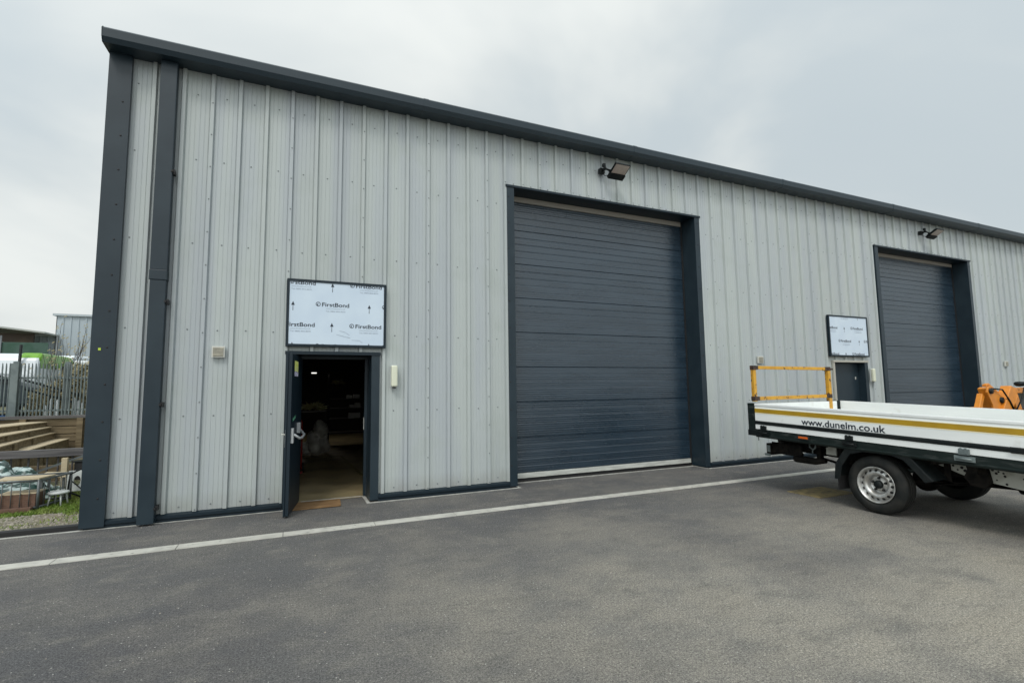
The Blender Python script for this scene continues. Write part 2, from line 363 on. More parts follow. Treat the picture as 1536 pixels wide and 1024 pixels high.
edge((-30, 7.53), (-.06, 7.53)); edge((1.045, 7.47), (3.42, 7.47)); edge((3.40, 7.46), (3.42, 7.84)); edge((3.42, 7.85), (7.42, 7.85)); edge((7.42, 7.99), (7.42, 7.47)); edge((7.42, 7.47), (11.5, 7.49)); edge((12.6, 7.49), (13.4, 7.49)); edge((17.6, 7.49), (40, 7.49))
ed.bar((1.035, 7.455, 0), (1.03, 8.0, 0), .045, 2*zt+.002); ed.bar((.16, 8.0, 0), (1.01, 8.0, 0), .03, 2*zt)
tag(ed.build('edging_strip', m_conc2), kind='structure')

# ------------------------------------------------------------------ the warehouse
XL, XR, ZE = -2.0, 40., 5.94
ORG = (-2.2, 7.6, 0)
wh = thing('warehouse', ORG, 'long light grey ribbed metal warehouse with dark blue-grey trim and an open door', 'warehouse')
OPEN = [(-.09, 1.18, 2.14), (3.26, 7.545, 5.05), (11.42, 12.69, 2.14), (13.32, 17.71, 5.07)]
_sc = MB().lathe([(0, .012), (-.005, .010), (-.006, .0005)], (0, 0, 0), 'y', 8)
def screws(parent, pts):
    o_ = Vector(parent['_org'] if '_org' in parent else (0, 0, 0)); first = None
    for p in pts:
        if first is None: first = _sc.build('screw', m_seal, None, org=(0, 0, 0)); q = first
        else: q = first.copy(); COL.objects.link(q)
        q.parent = parent; q.location = Vector(p)-o_
def xsegs():
    segs = []; x = XL
    for (a, b, z) in OPEN:
        segs.append((x, a, .10)); segs.append((a, b, z)); x = b
    segs.append((x, XR, .10)); return segs
RO = -1.093; P = 1/3
def prof_x():
    pts = []
    i0 = int((XL-RO)/P)-2; i1 = int((XR-RO)/P)+2
    for i in range(i0, i1):
        c = RO + i*P
        pts += [(c-.038, WY), (c-.032, WY+.004), (c-.021, WY-.038), (c+.021, WY-.038), (c+.032, WY+.004), (c+.038, WY)]
        for g in (.083, .138, .195, .25):
            a = c+g
            pts += [(a-.0055, WY), (a-.002, WY+.0034), (a+.002, WY+.0034), (a+.0055, WY)]
    return pts
PX = prof_x()
def py_at(x):
    for (a, b) in zip(PX, PX[1:]):
        if a[0] <= x <= b[0]: return a[1] + (b[1]-a[1])*(x-a[0])/(b[0]-a[0]+1e-9)
    return WY
cl = MB()
for (xa, xb, za) in xsegs():
    pts = [(xa, py_at(xa))] + [p for p in PX if xa < p[0] < xb] + [(xb, py_at(xb))]
    n = len(pts)
    vs = [(p[0], p[1], za) for p in pts] + [(p[0], p[1], ZE) for p in pts]
    cl.add(vs, [(i, i+1, n+i+1, n+i) for i in range(n-1)])
def screw(x, y, z, r=.011):
    vs = [(x+r*math.cos(a), y-.006, z+r*math.sin(a)) for a in [k*math.pi/3 for k in range(6)]] + [(x+r*1.35*math.cos(a), y, z+r*1.35*math.sin(a)) for a in [k*math.pi/3 for k in range(6)]]
    cl.add(vs, [(0, 1, 2, 3, 4, 5)] + [(i, (i+1) % 6, 6+(i+1) % 6, 6+i) for i in range(6)], 1)
rows = [.17, 1.29, 2.41, 3.56, 4.71, 5.62]
i = 0
for i in range(-3, 124):
    c = RO + i*P; pc = c + P/2
    def solid(x, z): return XL < x < XR and not any(a-.03 < x < b+.03 and z < zt_+.02 for a, b, zt_ in OPEN)
    for z in rows:
        if solid(pc, z): screw(pc+random.uniform(-.012, .012), WY, z+random.uniform(-.008, .008), .0085)
    for a, b, zt_ in OPEN:
        if a < pc < b and zt_ > 4: screw(pc, WY, zt_+.05, .009); screw(c, WY-.038, zt_+.05, .008)
    if i % 3 == 0:
        z = .12
        while z < 5.7:
            if solid(c, z): screw(c+.004, WY-.038, z, .008)
            z += .45
tag(cl.build('ribbed_cladding', [m_clad, m_cap], wh, fix=False))
# core wall behind the sheets, with the openings left out
co = MB(); co2 = MB()
for (xa, xb, za) in xsegs(): co.box(xa, xb, WY+.025, 7.93, 0 if za < .2 else za, ZE)
co.build('inner_wall', m_core, wh)
# base flashing (butts between openings)
for (xa, xb, za) in xsegs():
    if za > .2: continue
    a = -2.20 if xa == XL else xa
    a2, b2 = a, xb
    bf = MB(); bf.prism([(WY+.02, .0), (7.535, .0), (7.535, .035), (7.515, .05), (7.515, .085), (WY+.02, .108)], 'x', a2, b2); bf.build('base_flashing', m_trim2, wh)
up = MB().prism([(7.60, 0), (7.60, .05), (7.63, .06), (7.80, .035), (7.83, 0)], 'x', -30, -2.23)
tag(up.build('edge_kerb', m_seal), 'low black kerb edging running left from the foot of the warehouse corner', 'kerb')
# corner flashing wrapping the gable side
cf = MB().box(-2.235, -1.995, 7.50, 7.52, .03, 5.93).box(-2.235, -2.215, 7.52, 7.8, .03, 5.93).box(-2.215, -1.995, 7.52, 7.56, .03, 5.93)
cfo = cf.build('corner_flashing', m_trim, wh)
screws(cfo, [(-2.07, 7.50, .36+.448*k) for k in range(12)])
lt = MB().box(-2.155, -2.13, 7.494, 7.4985, 2.115, 2.145).build('marker_tag', mat('lime_tag', (.45, .6, .05), .5), wh)
# gable wall, back wall and roof
gb = MB()
gp = [(-2.214, y) for y in (7.8, 30)]
pts = []
y = 7.80
while y < 30:
    pts += [(y, -2.20), (y+.13, -2.20), (y+.147, -2.225), (y+.183, -2.225), (y+.2, -2.20)]; y += .3333
pts.append((30, -2.2)); n = len(pts)
gb.add([(p[1], p[0], .0) for p in pts] + [(p[1], p[0], 6.0+min(p[0]-7.8, 33-p[0])*.105) for p in pts], [(i, i+1, n+i+1, n+i) for i in range(n-1)])
gb.build('gable_wall', m_clad, wh, fix=False)
MB().box(XL-.2, XR, 30.0, 30.2, 0, 6.0).build('back_wall', m_clad, wh)
MB().box(XR, XR+.2, 7.6, 30.0, 0, 6.1).build('end_wall', m_clad, wh)
rf = MB().prism([(7.5, 6.02), (18.9, 7.2), (30.3, 6.02), (30.3, 6.10), (18.9, 7.28), (7.5, 6.10)], 'x', -2.23, XR+.1)
rf.build('roof', m_trim, wh)
# eaves gutter
gt = MB().prism([(7.575, 5.935), (7.30, 5.918), (7.265, 5.975), (7.255, 6.075), (7.285, 6.105), (7.30, 6.105), (7.30, 6.085), (7.495, 6.085), (7.495, 6.13), (7.575, 6.13)], 'x', -2.25, XR)
gt.prism([(7.578, 5.932), (7.297, 5.915), (7.262, 5.974), (7.252, 6.078), (7.284, 6.112), (7.578, 6.112)], 'x', -2.258, -2.2505)
for k in range(1, 11):
    gt.prism([(7.574, 5.931), (7.297, 5.914), (7.261, 5.974), (7.251, 6.077), (7.283, 6.110), (7.30, 6.110), (7.30, 5.95)], 'x', -2.2+4*k-.04, -2.2+4*k+.04, 0)
gt.build('eaves_gutter', m_gutter, wh)
# downpipe
dp = MB().box(-1.665, -1.492, 7.425, 7.535, .02, 3.01).box(-1.675, -1.485, 7.418, 7.538, 3.01, 3.14).box(-1.672, -1.488, 7.422, 7.535, 3.14, 5.92)
dpo = dp.build('downpipe', m_trim, wh, bevel=.006)
for z in (4.44, 2.74, 1.45, .2):
    MB().box(-1.492, -1.462, 7.44, 7.53, z-.03, z+.03).box(-1.50, -1.478, 7.41, 7.44, z-.012, z+.012).build('pipe_bracket', m_seal, dpo)

def vent(x, z):
    v = MB().box(x, x+.15, 7.52, 7.56, z, z+.15)
    o = v.build('air_vent', m_vwhite if False else mat('vent_frame', (.6, .6, .55), .5), wh, bevel=.004)
    g = MB()
    g.box(x+.015, x+.135, 7.514, 7.5195, z+.015, z+.135)
    for k in range(6):
        zz_ = z+.025+k*.018
        g.prism([(7.513, zz_), (7.507, zz_), (7.513, zz_+.012)], 'x', x+.017, x+.133)
    g.build('louvre', mat('vent_louvre', (.36, .34, .27), .6, vcol=(.28, .27, .22), vscale=20), o)
vent(-.975, 2.045); vent(9.0, 2.055); vent(19.1, 2.055)

# ---- roller door surrounds and sectional doors
def big_door(a, b, zt_, first):
    s = MB()
    s.box(a, a+.135, 7.535, 7.575, .02, zt_-.03); s.box(a+.115, a+.135, 7.5755, 7.93, .02, zt_-.03)
    sa = s.build('door_surround', m_trim, wh)
    s = MB(); s.box(b-.125, b, 7.535, 7.575, .02, zt_-.03); s.box(b-.125, b-.105, 7.5755, 7.93, .02, zt_-.03)
    sb = s.build('door_surround', m_trim, wh)
    screws(sb, [(b-.06, 7.535, .4+.45*k) for k in range(11)]); screws(sa, [(a+.03, 7.535, .35+.45*k) for k in range(11)])
    s = MB(); s.prism([(7.52, zt_-.03), (7.93, zt_-.03), (7.93, zt_), (7.578, zt_), (7.535, zt_+.012), (7.52, zt_+.006)], 'x', a-.02, b+.02); s.build('head_flashing', m_trim2, wh)
    s = MB(); s.box(a+.12, a+.16, 7.90, 7.94, .02, zt_); s.box(b-.15, b-.11, 7.90, 7.94, .02, zt_); s.box(a+.1, b-.1, 7.93, 8.0, zt_-.03, zt_+.3); s.build('door_track', m_seal, wh)
    MB().box(a+.16, b-.17, 7.885, 7.92, zt_-.125, zt_-.035).build('lintel_strip', m_beige, wh)
    x0, x1 = a+.14, b-.125
    d = MB(); z = .147; seam = []
    for k in range(8):
        z1 = 4.407-.61*(6-k) if k < 7 else zt_-.06
        za, zb = z+.0025, z1-.0025
        pts = [(7.955, za), (7.927, za), (7.921, za+.006)]
        g = za+.118
        while g < zb-.05:
            pts += [(7.921, g-.010), (7.9255, g-.002), (7.9255, g+.001), (7.921, g+.003)]; g += .1205
        pts += [(7.921, zb-.006), (7.927, zb), (7.955, zb)]
        d.prism(pts, 'x', x0, x1); z = z1
    d.box(x0, x1, 7.956, 7.97, .06, zt_+.05)
    do = d.build('sectional_door', m_door, wh)
    MB().box(x0+.01, x1-.02, 7.905, 7.955, .062, .145).build('bottom_rail', m_alu, do, bevel=.004)
    MB().box(x0+.01, x1-.02, 7.925, 7.95, .006, .06).build('rubber_seal', m_seal, do)
    return do
big_door(3.26, 7.545, 5.05, True); big_door(13.32, 17.71, 5.07, False)

# ---- personnel door openings
def door_frame(a, b, pale=False):
    w_ = .06 if pale else .115
    s = MB(); s.box(a+w_-.02, a+w_, 7.5755, 7.69 if pale else 7.94, .02, 2.105); t_ = MB().box(a, a+w_, 7.535, 7.575, .02, 2.105)
    t_.build('left_architrave', m_paletrim if pale else m_trim, wh)
    s.box(b-.118, b, 7.535, 7.575, .02, 2.105); s.box(b-.118, b-.098, 7.5755, 7.93, .02, 2.105)
    MB().prism([(7.52, 2.105), (7.93, 2.105), (7.93, 2.138), (7.578, 2.138), (7.52, 2.15)], 'x', a-.01, b+.01).build('head_flashing', m_paletrim if pale else m_trim2, wh)
    s.box(b-.16, b-.119, 7.94, 8.0, .02, 2.105); s.box(a+.116, a+.15, 7.945, 8.0, .02, 2.105); s.box(a+.151, b-.161, 7.94, 8.0, 2.065, 2.104)
    return s.build('door_frame', m_trim, wh)
f1 = door_frame(-.09, 1.18); f2 = door_frame(11.42, 12.69, True)
MB().box(1.014, 1.0195, 7.955, 7.985, 1.0, 1.18).build('strike_plate', m_alu, f1)
# open leaf: hinge line near (.145, 7.98), free edge near (0, 7.04)
leaf_h = Vector((.135, 7.985, 0)); leaf_f = Vector((-.004, 7.055, 0))
dv = (leaf_f-leaf_h).normalized(); nv = Vector((-dv.y, dv.x, 0))      # dv from hinge to free edge
if nv.x < 0: nv = -nv                                                  # nv points right, the inner face
LW = (leaf_f-leaf_h).length
def LP(u, t, z): p = leaf_h + dv*u + nv*t; return (p.x, p.y, z)
def lbox(mb, u0, u1, t0, t1, z0, z1, mi=0):
    vs = [LP(u, t, z) for z in (z0, z1) for t in (t0, t1) for u in (u0, u1)]
    return mb.add(vs, [(0, 2, 3, 1), (4, 5, 7, 6), (0, 1, 5, 4), (2, 6, 7, 3), (0, 4, 6, 2), (1, 3, 7, 5)], mi)
lf = MB(); lbox(lf, 0, LW, -.045, 0, .025, 2.085); lbox(lf, .0, LW+.014, -.062, -.0455, .018, 2.098)
lfo = lf.build('door_leaf', m_trim2, wh, bevel=.003); tag(lfo, label='dark blue-grey door leaf swung wide open towards the yard')
h = MB(); lbox(h, LW-.10, LW-.03, .001, .03, .93, 1.12); lbox(h, LW-.62, LW-.53, .001, .04, 1.02, 1.16)
h.tube([LP(LW-.06, .03, 1.04), LP(LW-.12, .09, .985), LP(LW-.3, .10, .975), LP(LW-.5, .10, 1.0), LP(LW-.57, .04, 1.06)], .017, 8)
h.build('push_bar', mat('satin_steel', (.42, .44, .45), .4, .3), lfo)
h = MB(); lbox(h, LW-.09, LW-.04, -.072, -.063, .88, 1.10); h.tube([LP(LW-.065, -.075, 1.04), LP(LW-.065, -.115, 1.04), LP(LW-.16, -.12, 1.045)], .010, 8)
h.build('door_handle', m_alu, lfo)
s = MB(); lbox(s, LW-.50, LW-.20, .001, .003, 1.86, 2.0, 0); lbox(s, LW-.50, LW-.20, .001, .003, 1.795, 1.857, 1)
s.build('safety_sticker', [mat('sticker_yellow', (.80, .88, .10), .5, vcol=(.85, .88, .5), vscale=30), mat('sticker_pale', (.8, .8, .9), .5, vcol=(.4, .36, .6), vscale=40)], lfo)
s = MB(); vs = [LP(LW-.38, .002, 1.235), LP(LW-.14, .002, 1.20), LP(LW-.14, .002, 1.235), LP(LW-.38, .002, 1.275)]; s.add(vs, [(0, 1, 2, 3)])
s.build('exit_sticker', mat('exit_green', (.02, .28, .12), .4, vcol=(.3, .6, .45), vscale=30), lfo, fix=False)
for z in (.35, 1.1, 1.85):
    MB().tube([(leaf_h.x-.06, 7.99, z-.05), (leaf_h.x-.06, 7.99, z+.05)], .012).build('hinge', m_alu, lfo)
# closed second leaf
c2 = MB().box(11.47, 12.568, 7.70, 7.745, .025, 2.10).build('closed_door_leaf', m_trim, wh, bevel=.003)
MB().box(12.42, 12.45, 7.688, 7.6995, .95, 1.15).tube([(12.435, 7.69, 1.05), (12.435, 7.65, 1.05), (12.33, 7.645, 1.05)], .01).build('door_handle', m_alu, c2)
MB().box(12.43, 12.46, 7.69, 7.6995, 1.70, 1.77).build('lock_cylinder', m_alu, c2)

# ---- interior of the first unit
inn = MB(); inn.add([(-2.1, 7.94, .001), (9.4, 7.94, .001), (9.4, 29.9, .001), (-2.1, 29.9, .001)], [(0, 1, 2, 3)])
tag(inn.build('interior_floor', m_infl, wh, fix=False))
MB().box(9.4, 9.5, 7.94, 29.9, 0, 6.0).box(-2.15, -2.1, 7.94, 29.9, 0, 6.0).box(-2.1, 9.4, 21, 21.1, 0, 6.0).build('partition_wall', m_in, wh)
MB().bar((1.13, 13.0, .004), (1.25, 9.9, .004), .055, .004).bar((1.13, 13.0, .004), (-1.9, 13.0, .004), .055, .004).build('floor_line', mat('faded_yellow_line', (.35, .28, .08), .7, vcol=(.2, .17, .07), vscale=8), wh)

# ------------------------------------------------------------------ signs above the doors
def icon(mb, x, z, y, r=.032):
    n = 20; vs = []
    for k in range(n):
        a = 2*math.pi*k/n; vs.append((x+r*math.cos(a), y, z+r*math.sin(a)))
    for k in range(n):
        a = 2*math.pi*k/n; vs.append((x+r*.74*math.cos(a), y, z+r*.74*math.sin(a)))
    mb.add(vs, [(k, (k+1) % n, n+(k+1) % n, n+k) for k in range(n)])
    mb.add([(x-.016, y, z-.016), (x+.002, y, z-.019), (x-.004, y, z+.002), (x+.017, y, z+.016), (x-.004, y, z+.010), (x-.012, y, z+.002)], [(0, 1, 2, 3, 4, 5)])
def arrow(mb, x, zt_, y, h_=.13):
    w_ = .023; mb.add([(x-w_, y, zt_-.055), (x+w_, y, zt_-.055), (x, y, zt_)], [(0, 1, 2)])
    mb.add([(x-.004, y, zt_-h_), (x+.004, y, zt_-h_), (x+.0025, y, zt_-.05), (x-.0025, y, zt_-.05)], [(0, 1, 2, 3)])
T_logo = text_mesh('FirstBond', .368, .056, .016); T_web = text_mesh('www.firstbond.co.uk', .262, .016, .0); T_tel = text_mesh('Tel: 0800 804 8070', .265, .019, .0)
def clipbuild(mb, name, m, parent, box):
    o = mb.build(name, m, parent, fix=False); me = o.data; og = Vector(o['_org'])
    bm = bmesh.new(); bm.from_mesh(me); x0, x1, z0, z1 = box
    for co_, no in (((x0, 0, 0), (-1, 0, 0)), ((x1, 0, 0), (1, 0, 0)), ((0, 0, z0), (0, 0, -1)), ((0, 0, z1), (0, 0, 1))):
        bmesh.ops.bisect_plane(bm, geom=bm.verts[:]+bm.edges[:]+bm.faces[:], plane_co=Vector(co_)-og, plane_no=no, clear_outer=True)
    bm.to_mesh(me); bm.free(); return o
def sign(x0, x1, z0, z1, logos, arrows, label, scratch):
    s = thing('sign_board', ((x0+x1)/2, 7.545, z0), label, 'sign', 'film covered sign boards above the doors')
    y0, y1 = 7.492, 7.544; b = .034
    f = MB().box(x0, x1, y0, y1, z0, z0+b).box(x0, x1, y0, y1, z1-b, z1).box(x0, x0+b, y0, y1, z0+b, z1-b).box(x1-b, x1, y0, y1, z0+b, z1-b)
    f.build('sign_frame', m_trim2, s, bevel=.004)
    MB().box(x0+b, x1-b, y0+.01, y1-.003, z0+b, z1-b).build('sign_panel', m_film, s)
    yt = y0+.0085; clip = (x0+b+.001, x1-b-.001, z0+b+.001, z1-b-.001)
    p = MB(); q = MB()
    for (lx, bz) in logos:
        vs, fs = T_logo; p.add([(lx+v.x, yt, bz+v.y) for v in vs], fs); icon(p, lx-.052, bz+.030, yt)
        for (T, dz) in ((T_web, -.036), (T_tel, -.076)):
            vs, fs = T; q.add([(lx+.052+v.x, yt, bz+dz+v.y) for v in vs], fs)
    for (ax, az) in arrows: arrow(p, ax, az, yt)
    clipbuild(p, 'printed_logo', m_txt, s, clip); clipbuild(q, 'printed_small_text', m_ftxt, s, clip)
    if scratch:
        k = MB()
        for (a, c) in (((.60, 2.445), (.68, 2.425)), ((.68, 2.425), (.74, 2.385)), ((.56, 2.39), (.66, 2.365)), ((.66, 2.365), (.75, 2.345)), ((.77, 2.315), (.88, 2.31)), ((.88, 2.31), (.92, 2.28))):
            k.add([(a[0], yt, a[1]), (c[0], yt, c[1]), (c[0], yt, c[1]+.006), (a[0], yt, a[1]+.004)], [(0, 1, 2, 3)])
        k.build('scuff_marks', m_ftxt, s, fix=False)
    return s
lg1 = [(.361+.46*i, 2.790+.2975*j) for i in range(-2, 4) for j in range(-3, 4) if (i+j) % 2 == 0]
ar1 = [(.497+.515*i-.0, 2.845+.2865*j) for i in range(-2, 3) for j in range(-2, 3) if (i+j) % 2 == 1]
sign(-.10, 1.257, 2.213, 3.163, lg1, ar1, 'larger nearer sign board in pale blue protective film with logo print, above the open door', True)
lg2 = [(11.70+.465*i, 2.575+.305*j) for i in range(-2, 4) for j in range(-3, 4) if (i+j) % 2 == 0]
ar2 = [(11.85+.52*i, 2.935+.30*j) for i in range(-2, 3) for j in range(-3, 2) if (i+j) % 2 == 0]
sign(11.30, 12.72, 2.235, 3.20, lg2, ar2, 'smaller looking far sign board in film, above the closed door behind the truck', False)

# ------------------------------------------------------------------ wall lights
def bulkhead(x, z, label):
    s = thing('bulkhead_light', (x, 7.545, z), label, 'wall light', 'slim upright bulkhead lights beside the doors')
    MB().box(x-.05, x+.05, 7.515, 7.544, z-.165, z+.165).build('base', m_wplast, s, bevel=.006)
    o = MB().box(x-.046, x+.046, 7.45, 7.5145, z-.155, z+.158).build('diffuser', m_bulk, s, bevel=.02)
    MB().box(x-.022, x+.022, 7.48, 7.51, z-.18, z-.166).build('cable_gland', m_seal, s)
bulkhead(1.385, 1.797, 'slim cream bulkhead light on the wall right of the open door')
bulkhead(12.79, 1.80, 'slim cream bulkhead light on the wall right of the closed door')
fl = thing('floodlight', (5.21, 7.55, 5.6), 'black floodlight over the nearer shutter door, its lens facing down', 'floodlight', 'floodlights over the shutter doors')
MB().box(5.13, 5.23, 7.47, 7.548, 5.55, 5.65).tube([(5.18, 7.47, 5.60), (5.18, 7.40, 5.61)], .028).build('mount_box', m_black, fl, bevel=.006)
MB().tube([(5.18, 7.40, 5.61), (5.20, 7.36, 5.58), (5.235, 7.34, 5.56)], .018).lathe([(-.02, .001), (-.02, .03), (.02, .03), (.02, .001)], (5.18, 7.40, 5.61), 'x', 12).box(5.14, 5.19, 7.38, 7.43, 5.64, 5.70).tube([(5.235, 7.34, 5.555), (5.25, 7.34, 5.555)], .026).tube([(5.2, 7.5, 5.56), (5.22, 7.46, 5.50), (5.25, 7.42, 5.50)], .006).build('bracket_arm', m_black, fl)
# head: slab tilted between inner edge (7.42,5.47) and outer edge (7.15,5.62)
hd = MB(); A = Vector((0, 7.43, 5.462)); Bv = Vector((0, 7.15, 5.618)); d_ = (Bv-A).normalized(); n_ = Vector((0, d_.z, -d_.y)); n_ = -n_ if n_.z < 0 else n_
def HP(x, u, t): p = A + d_*u + n_*t; return (x, p.y, p.z)
def hbox(mb, x0, x1, u0, u1, t0, t1, mi=0):
    vs = [HP(x, u, t) for t in (t0, t1) for u in (u0, u1) for x in (x0, x1)]
    return mb.add(vs, [(0, 2, 3, 1), (4, 5, 7, 6), (0, 1, 5, 4), (2, 6, 7, 3), (0, 4, 6, 2), (1, 3, 7, 5)], mi)
HL = (Bv-A).length
hbox(hd, 5.25, 5.58, 0, HL, .0, .035)
for k in range(8): hbox(hd, 5.27+k*.04, 5.276+k*.04, .04, HL-.04, .0355, .06)
hbox(hd, 5.25, 5.58, 0, .115, -.028, -.0005)
hd.build('lamp_housing', m_black, fl, bevel=.004)
gl = MB(); hbox(gl, 5.266, 5.564, .12, HL-.014, -.004, -.0007); gl.build('lens', m_lens, fl)
f2_ = copy_tree(fl); f2_.location.x += 10.16; f2_['label'] = 'black floodlight over the farther shutter door, behind the truck bed'

# ------------------------------------------------------------------ doormat, drain cover
mt = MB(); nx = 12
mt.add([(.03, 7.44, .006), (.66, 7.42, .012), (.69, 7.90, .006), (.12, 7.93, .006), (.03, 7.44, .016), (.66, 7.42, .022), (.69, 7.90, .014), (.12, 7.93, .014)], [(0, 3, 2, 1), (4, 5, 6, 7), (0, 1, 5, 4), (1, 2, 6, 5), (2, 3, 7, 6), (3, 0, 4, 7)])
mt.add([(.62, 7.425, .0235), (.656, 7.424, .0235), (.686, 7.896, .016), (.65, 7.897, .016)], [(0, 1, 2, 3)])
tag(mt.build('doormat', m_card), 'flat brown doormat lying on the step of the open door', 'doormat')
dc = thing('drain_cover', (7.23, 5.1, 0), 'worn yellow-brown slotted drain cover in the asphalt behind the truck wheel', 'drain cover')
m_dc = mat('worn_yellow_iron', (.30, .235, .10), .7, vcol=(.16, .13, .07), vscale=9)
MB().box(6.85, 7.62, 4.84, 4.87, 0, .008).box(6.85, 7.62, 5.33, 5.36, 0, .008).box(6.85, 6.88, 4.87, 5.33, 0, .008).box(7.59, 7.62, 4.87, 5.33, 0, .008).build('cover_frame', m_dc, dc)
g = MB()
for k in range(17):
    xx = 6.9+k*.041; g.box(xx, xx+.024, 4.875, 5.325, .001, .0065)
g.box(6.88, 7.59, 5.085, 5.115, .001, .0075); g.build('grating', m_dc, dc)

# ------------------------------------------------------------------ the flatbed truck (backed up square to the wall)
TK, TY0 = .034, 3.9
tr = thing('flatbed_truck', (7.6, 3.9, 0), 'white dropside flatbed truck with ochre stripe and web address, backed towards the wall', 'truck')
XN, XF, YR, YB = 6.58, 8.66, 5.62, 1.35
def T(mb, name, m, parent=tr, **k): return mb.tilt(TK, TY0).build(name, m, parent, **k)
# near side board: profile in (x,z)
def side_board(xo, s_):
    # s_=+1: outside faces -x
    pf = [(0, .872), (0, .94), (.012, .944), (.012, .993), (0, .997), (0, 1.108), (.0, 1.19), (.004, 1.196), (.004, 1.214), (0, 1.22), (-.004, 1.226), (-.004, 1.25), (.0, 1.257), (.034, 1.257), (.034, .872)]
    return [(xo+s_*a, z) for a, z in pf]
nb = MB().prism(side_board(XN, 1), 'y', YB, YR)
nbo = T(nb, 'side_board', m_white, label=None) if False else T(nb, 'side_board', m_white)
T(MB().box(XN-.003, XN-.0005, YB, YR-.002, 1.120, 1.180), 'stripe', m_ochre, nbo)
T(MB().box(XN-.0025, XN-.0005, YB, YR-.002, 1.181, 1.190).box(XN-.0025, XN-.0005, YB, YR-.002, 1.108, 1.1195), 'stripe_edge', m_cream, nbo)
gs = MB().prism([(XN-.006, .9445), (XN-.012, .955), (XN-.012, .982), (XN-.006, .9925), (XN+.011, .9925), (XN+.011, .9445)], 'y', 2.62, YR)
gs.prism([(XN-.012, .938), (XN-.026, .95), (XN-.026, .99), (XN-.012, 1.0), (XN+.011, .9925), (XN+.011, .9445)], 'y', YB, 2.62)
T(gs, 'rub_strip', m_black, nbo)
vs, fs = text_mesh('www.dunelm.co.uk', 1.09, None, .016)
hh = max(v.y for v in vs); kz = .086/hh
tm = MB().add([(XN-.0032, 4.853-v.x, 1.008+v.y*kz) for v in vs], fs)
T(tm, 'web_address', m_txt, nbo, fix=False)
T(MB().prism(side_board(XF, -1), 'y', YB, YR), 'side_board', m_white)
# tailgate, posts, headboard, floor
T(MB().box(XN+.09, XF-.09, 5.64, 5.675, .90, 1.25).box(XN+.09, XF-.09, 5.676, 5.69, .95, .99).box(XN+.09, XF-.09, 5.676, 5.69, 1.12, 1.16), 'tailgate', m_white)
def post(x0):
    p = MB().box(x0, x0+.085, 5.625, 5.745, .765, 1.258).box(x0-.006, x0, 5.65, 5.70, .84, 1.02)
    p.box(x0-.014, x0-.002, 5.63, 5.66, 1.04, 1.09)
    return T(p, 'corner_post', m_rail, bevel=.006)
post(XN-.008); post(XF-.077)
T(MB().box(XN+.035, XF-.035, YB-.02, YR+.018, .868, .90), 'bed_floor', m_alu)
T(MB().box(XN+.02, XF-.02, YB-.06, YB-.021, .87, 1.36), 'headboard', m_white)
# edge rail under the boards
rl = MB()
for xo, s_ in ((XN, 1), (XF, -1)):
    rl.prism([(xo+s_*.004, .868), (xo+s_*.004, .785), (xo-s_*.004, .778), (xo-s_*.004, .766), (xo+s_*.012, .745), (xo+s_*.09, .745), (xo+s_*.09, .868)], 'y', YB, YR+.005)
rl.box(XN+.09, XF-.09, 5.56, YR+.02, .76, .8675)
T(rl, 'edge_rail', m_rail)
for yy in (5.47, 4.20, 3.0):
    lb = MB().box(XN-.030, XN-.001, yy-.045, yy+.045, .865, .925).box(XN-.034, XN-.0305, yy-.032, yy-.010, .88, .935).box(XN-.034, XN-.0305, yy+.010, yy+.032, .88, .935)
    lb.box(XN-.022, XN-.005, yy-.09, yy+.09, .795, .850).tube([(XN-.03, yy-.07, .822), (XN-.03, yy+.07, .822)], .012)
    T(lb, 'board_latch', m_black if yy > 3.5 else m_galv)
T(MB().box(XN-.020, XN-.005, 4.745, 4.915, .80, .852, 1).box(XN-.026, XN-.0205, 4.76, 4.90, .812, .84, 0), 'marker_lamp', [m_lampo, m_seal], bevel=.003)
T(MB().box(XN-.03, XN-.006, 5.50, 5.74, .765, .85).tube([(XN-.02, 5.56, .78), (XN-.02, 5.56, .70)], .006), 'corner_hinge', m_black, bevel=.004)
# yellow goalpost frame at the back
yf = thing_frame = MB()
yf.bar((6.635, 5.655, 1.285), (6.635, 5.655, 1.845), .058, .058); yf.bar((8.405, 5.655, .96), (8.405, 5.655, 1.83), .065, .065)
yf.bar((6.61, 5.655, 1.815), (8.43, 5.655, 1.802), .052, .052)
yf.bar((6.67, 5.655, 1.33), (8.37, 5.655, 1.34), .05, .055)
yo = T(yf, 'ladder_frame', m_yel, bevel=.005); tag(yo, label='yellow rusty tubular frame')
kb = MB()
for (x_, z_) in ((6.635, 1.812), (6.635, 1.33), (8.405, 1.80), (8.405, 1.34)):
    kb.box(x_-.035, x_+.035, 5.62, 5.69, z_-.034, z_+.034)
    sx = 1 if x_ < 7 else -1
    kb.box(min(x_+sx*.037, x_+sx*.095), max(x_+sx*.037, x_+sx*.08), 5.624, 5.686, z_-.030, z_+.030)
kb.box(8.44, 8.50, 5.62, 5.70, 1.78, 1.81)
T(kb, 'frame_clamp', m_rust, yo, bevel=.004)
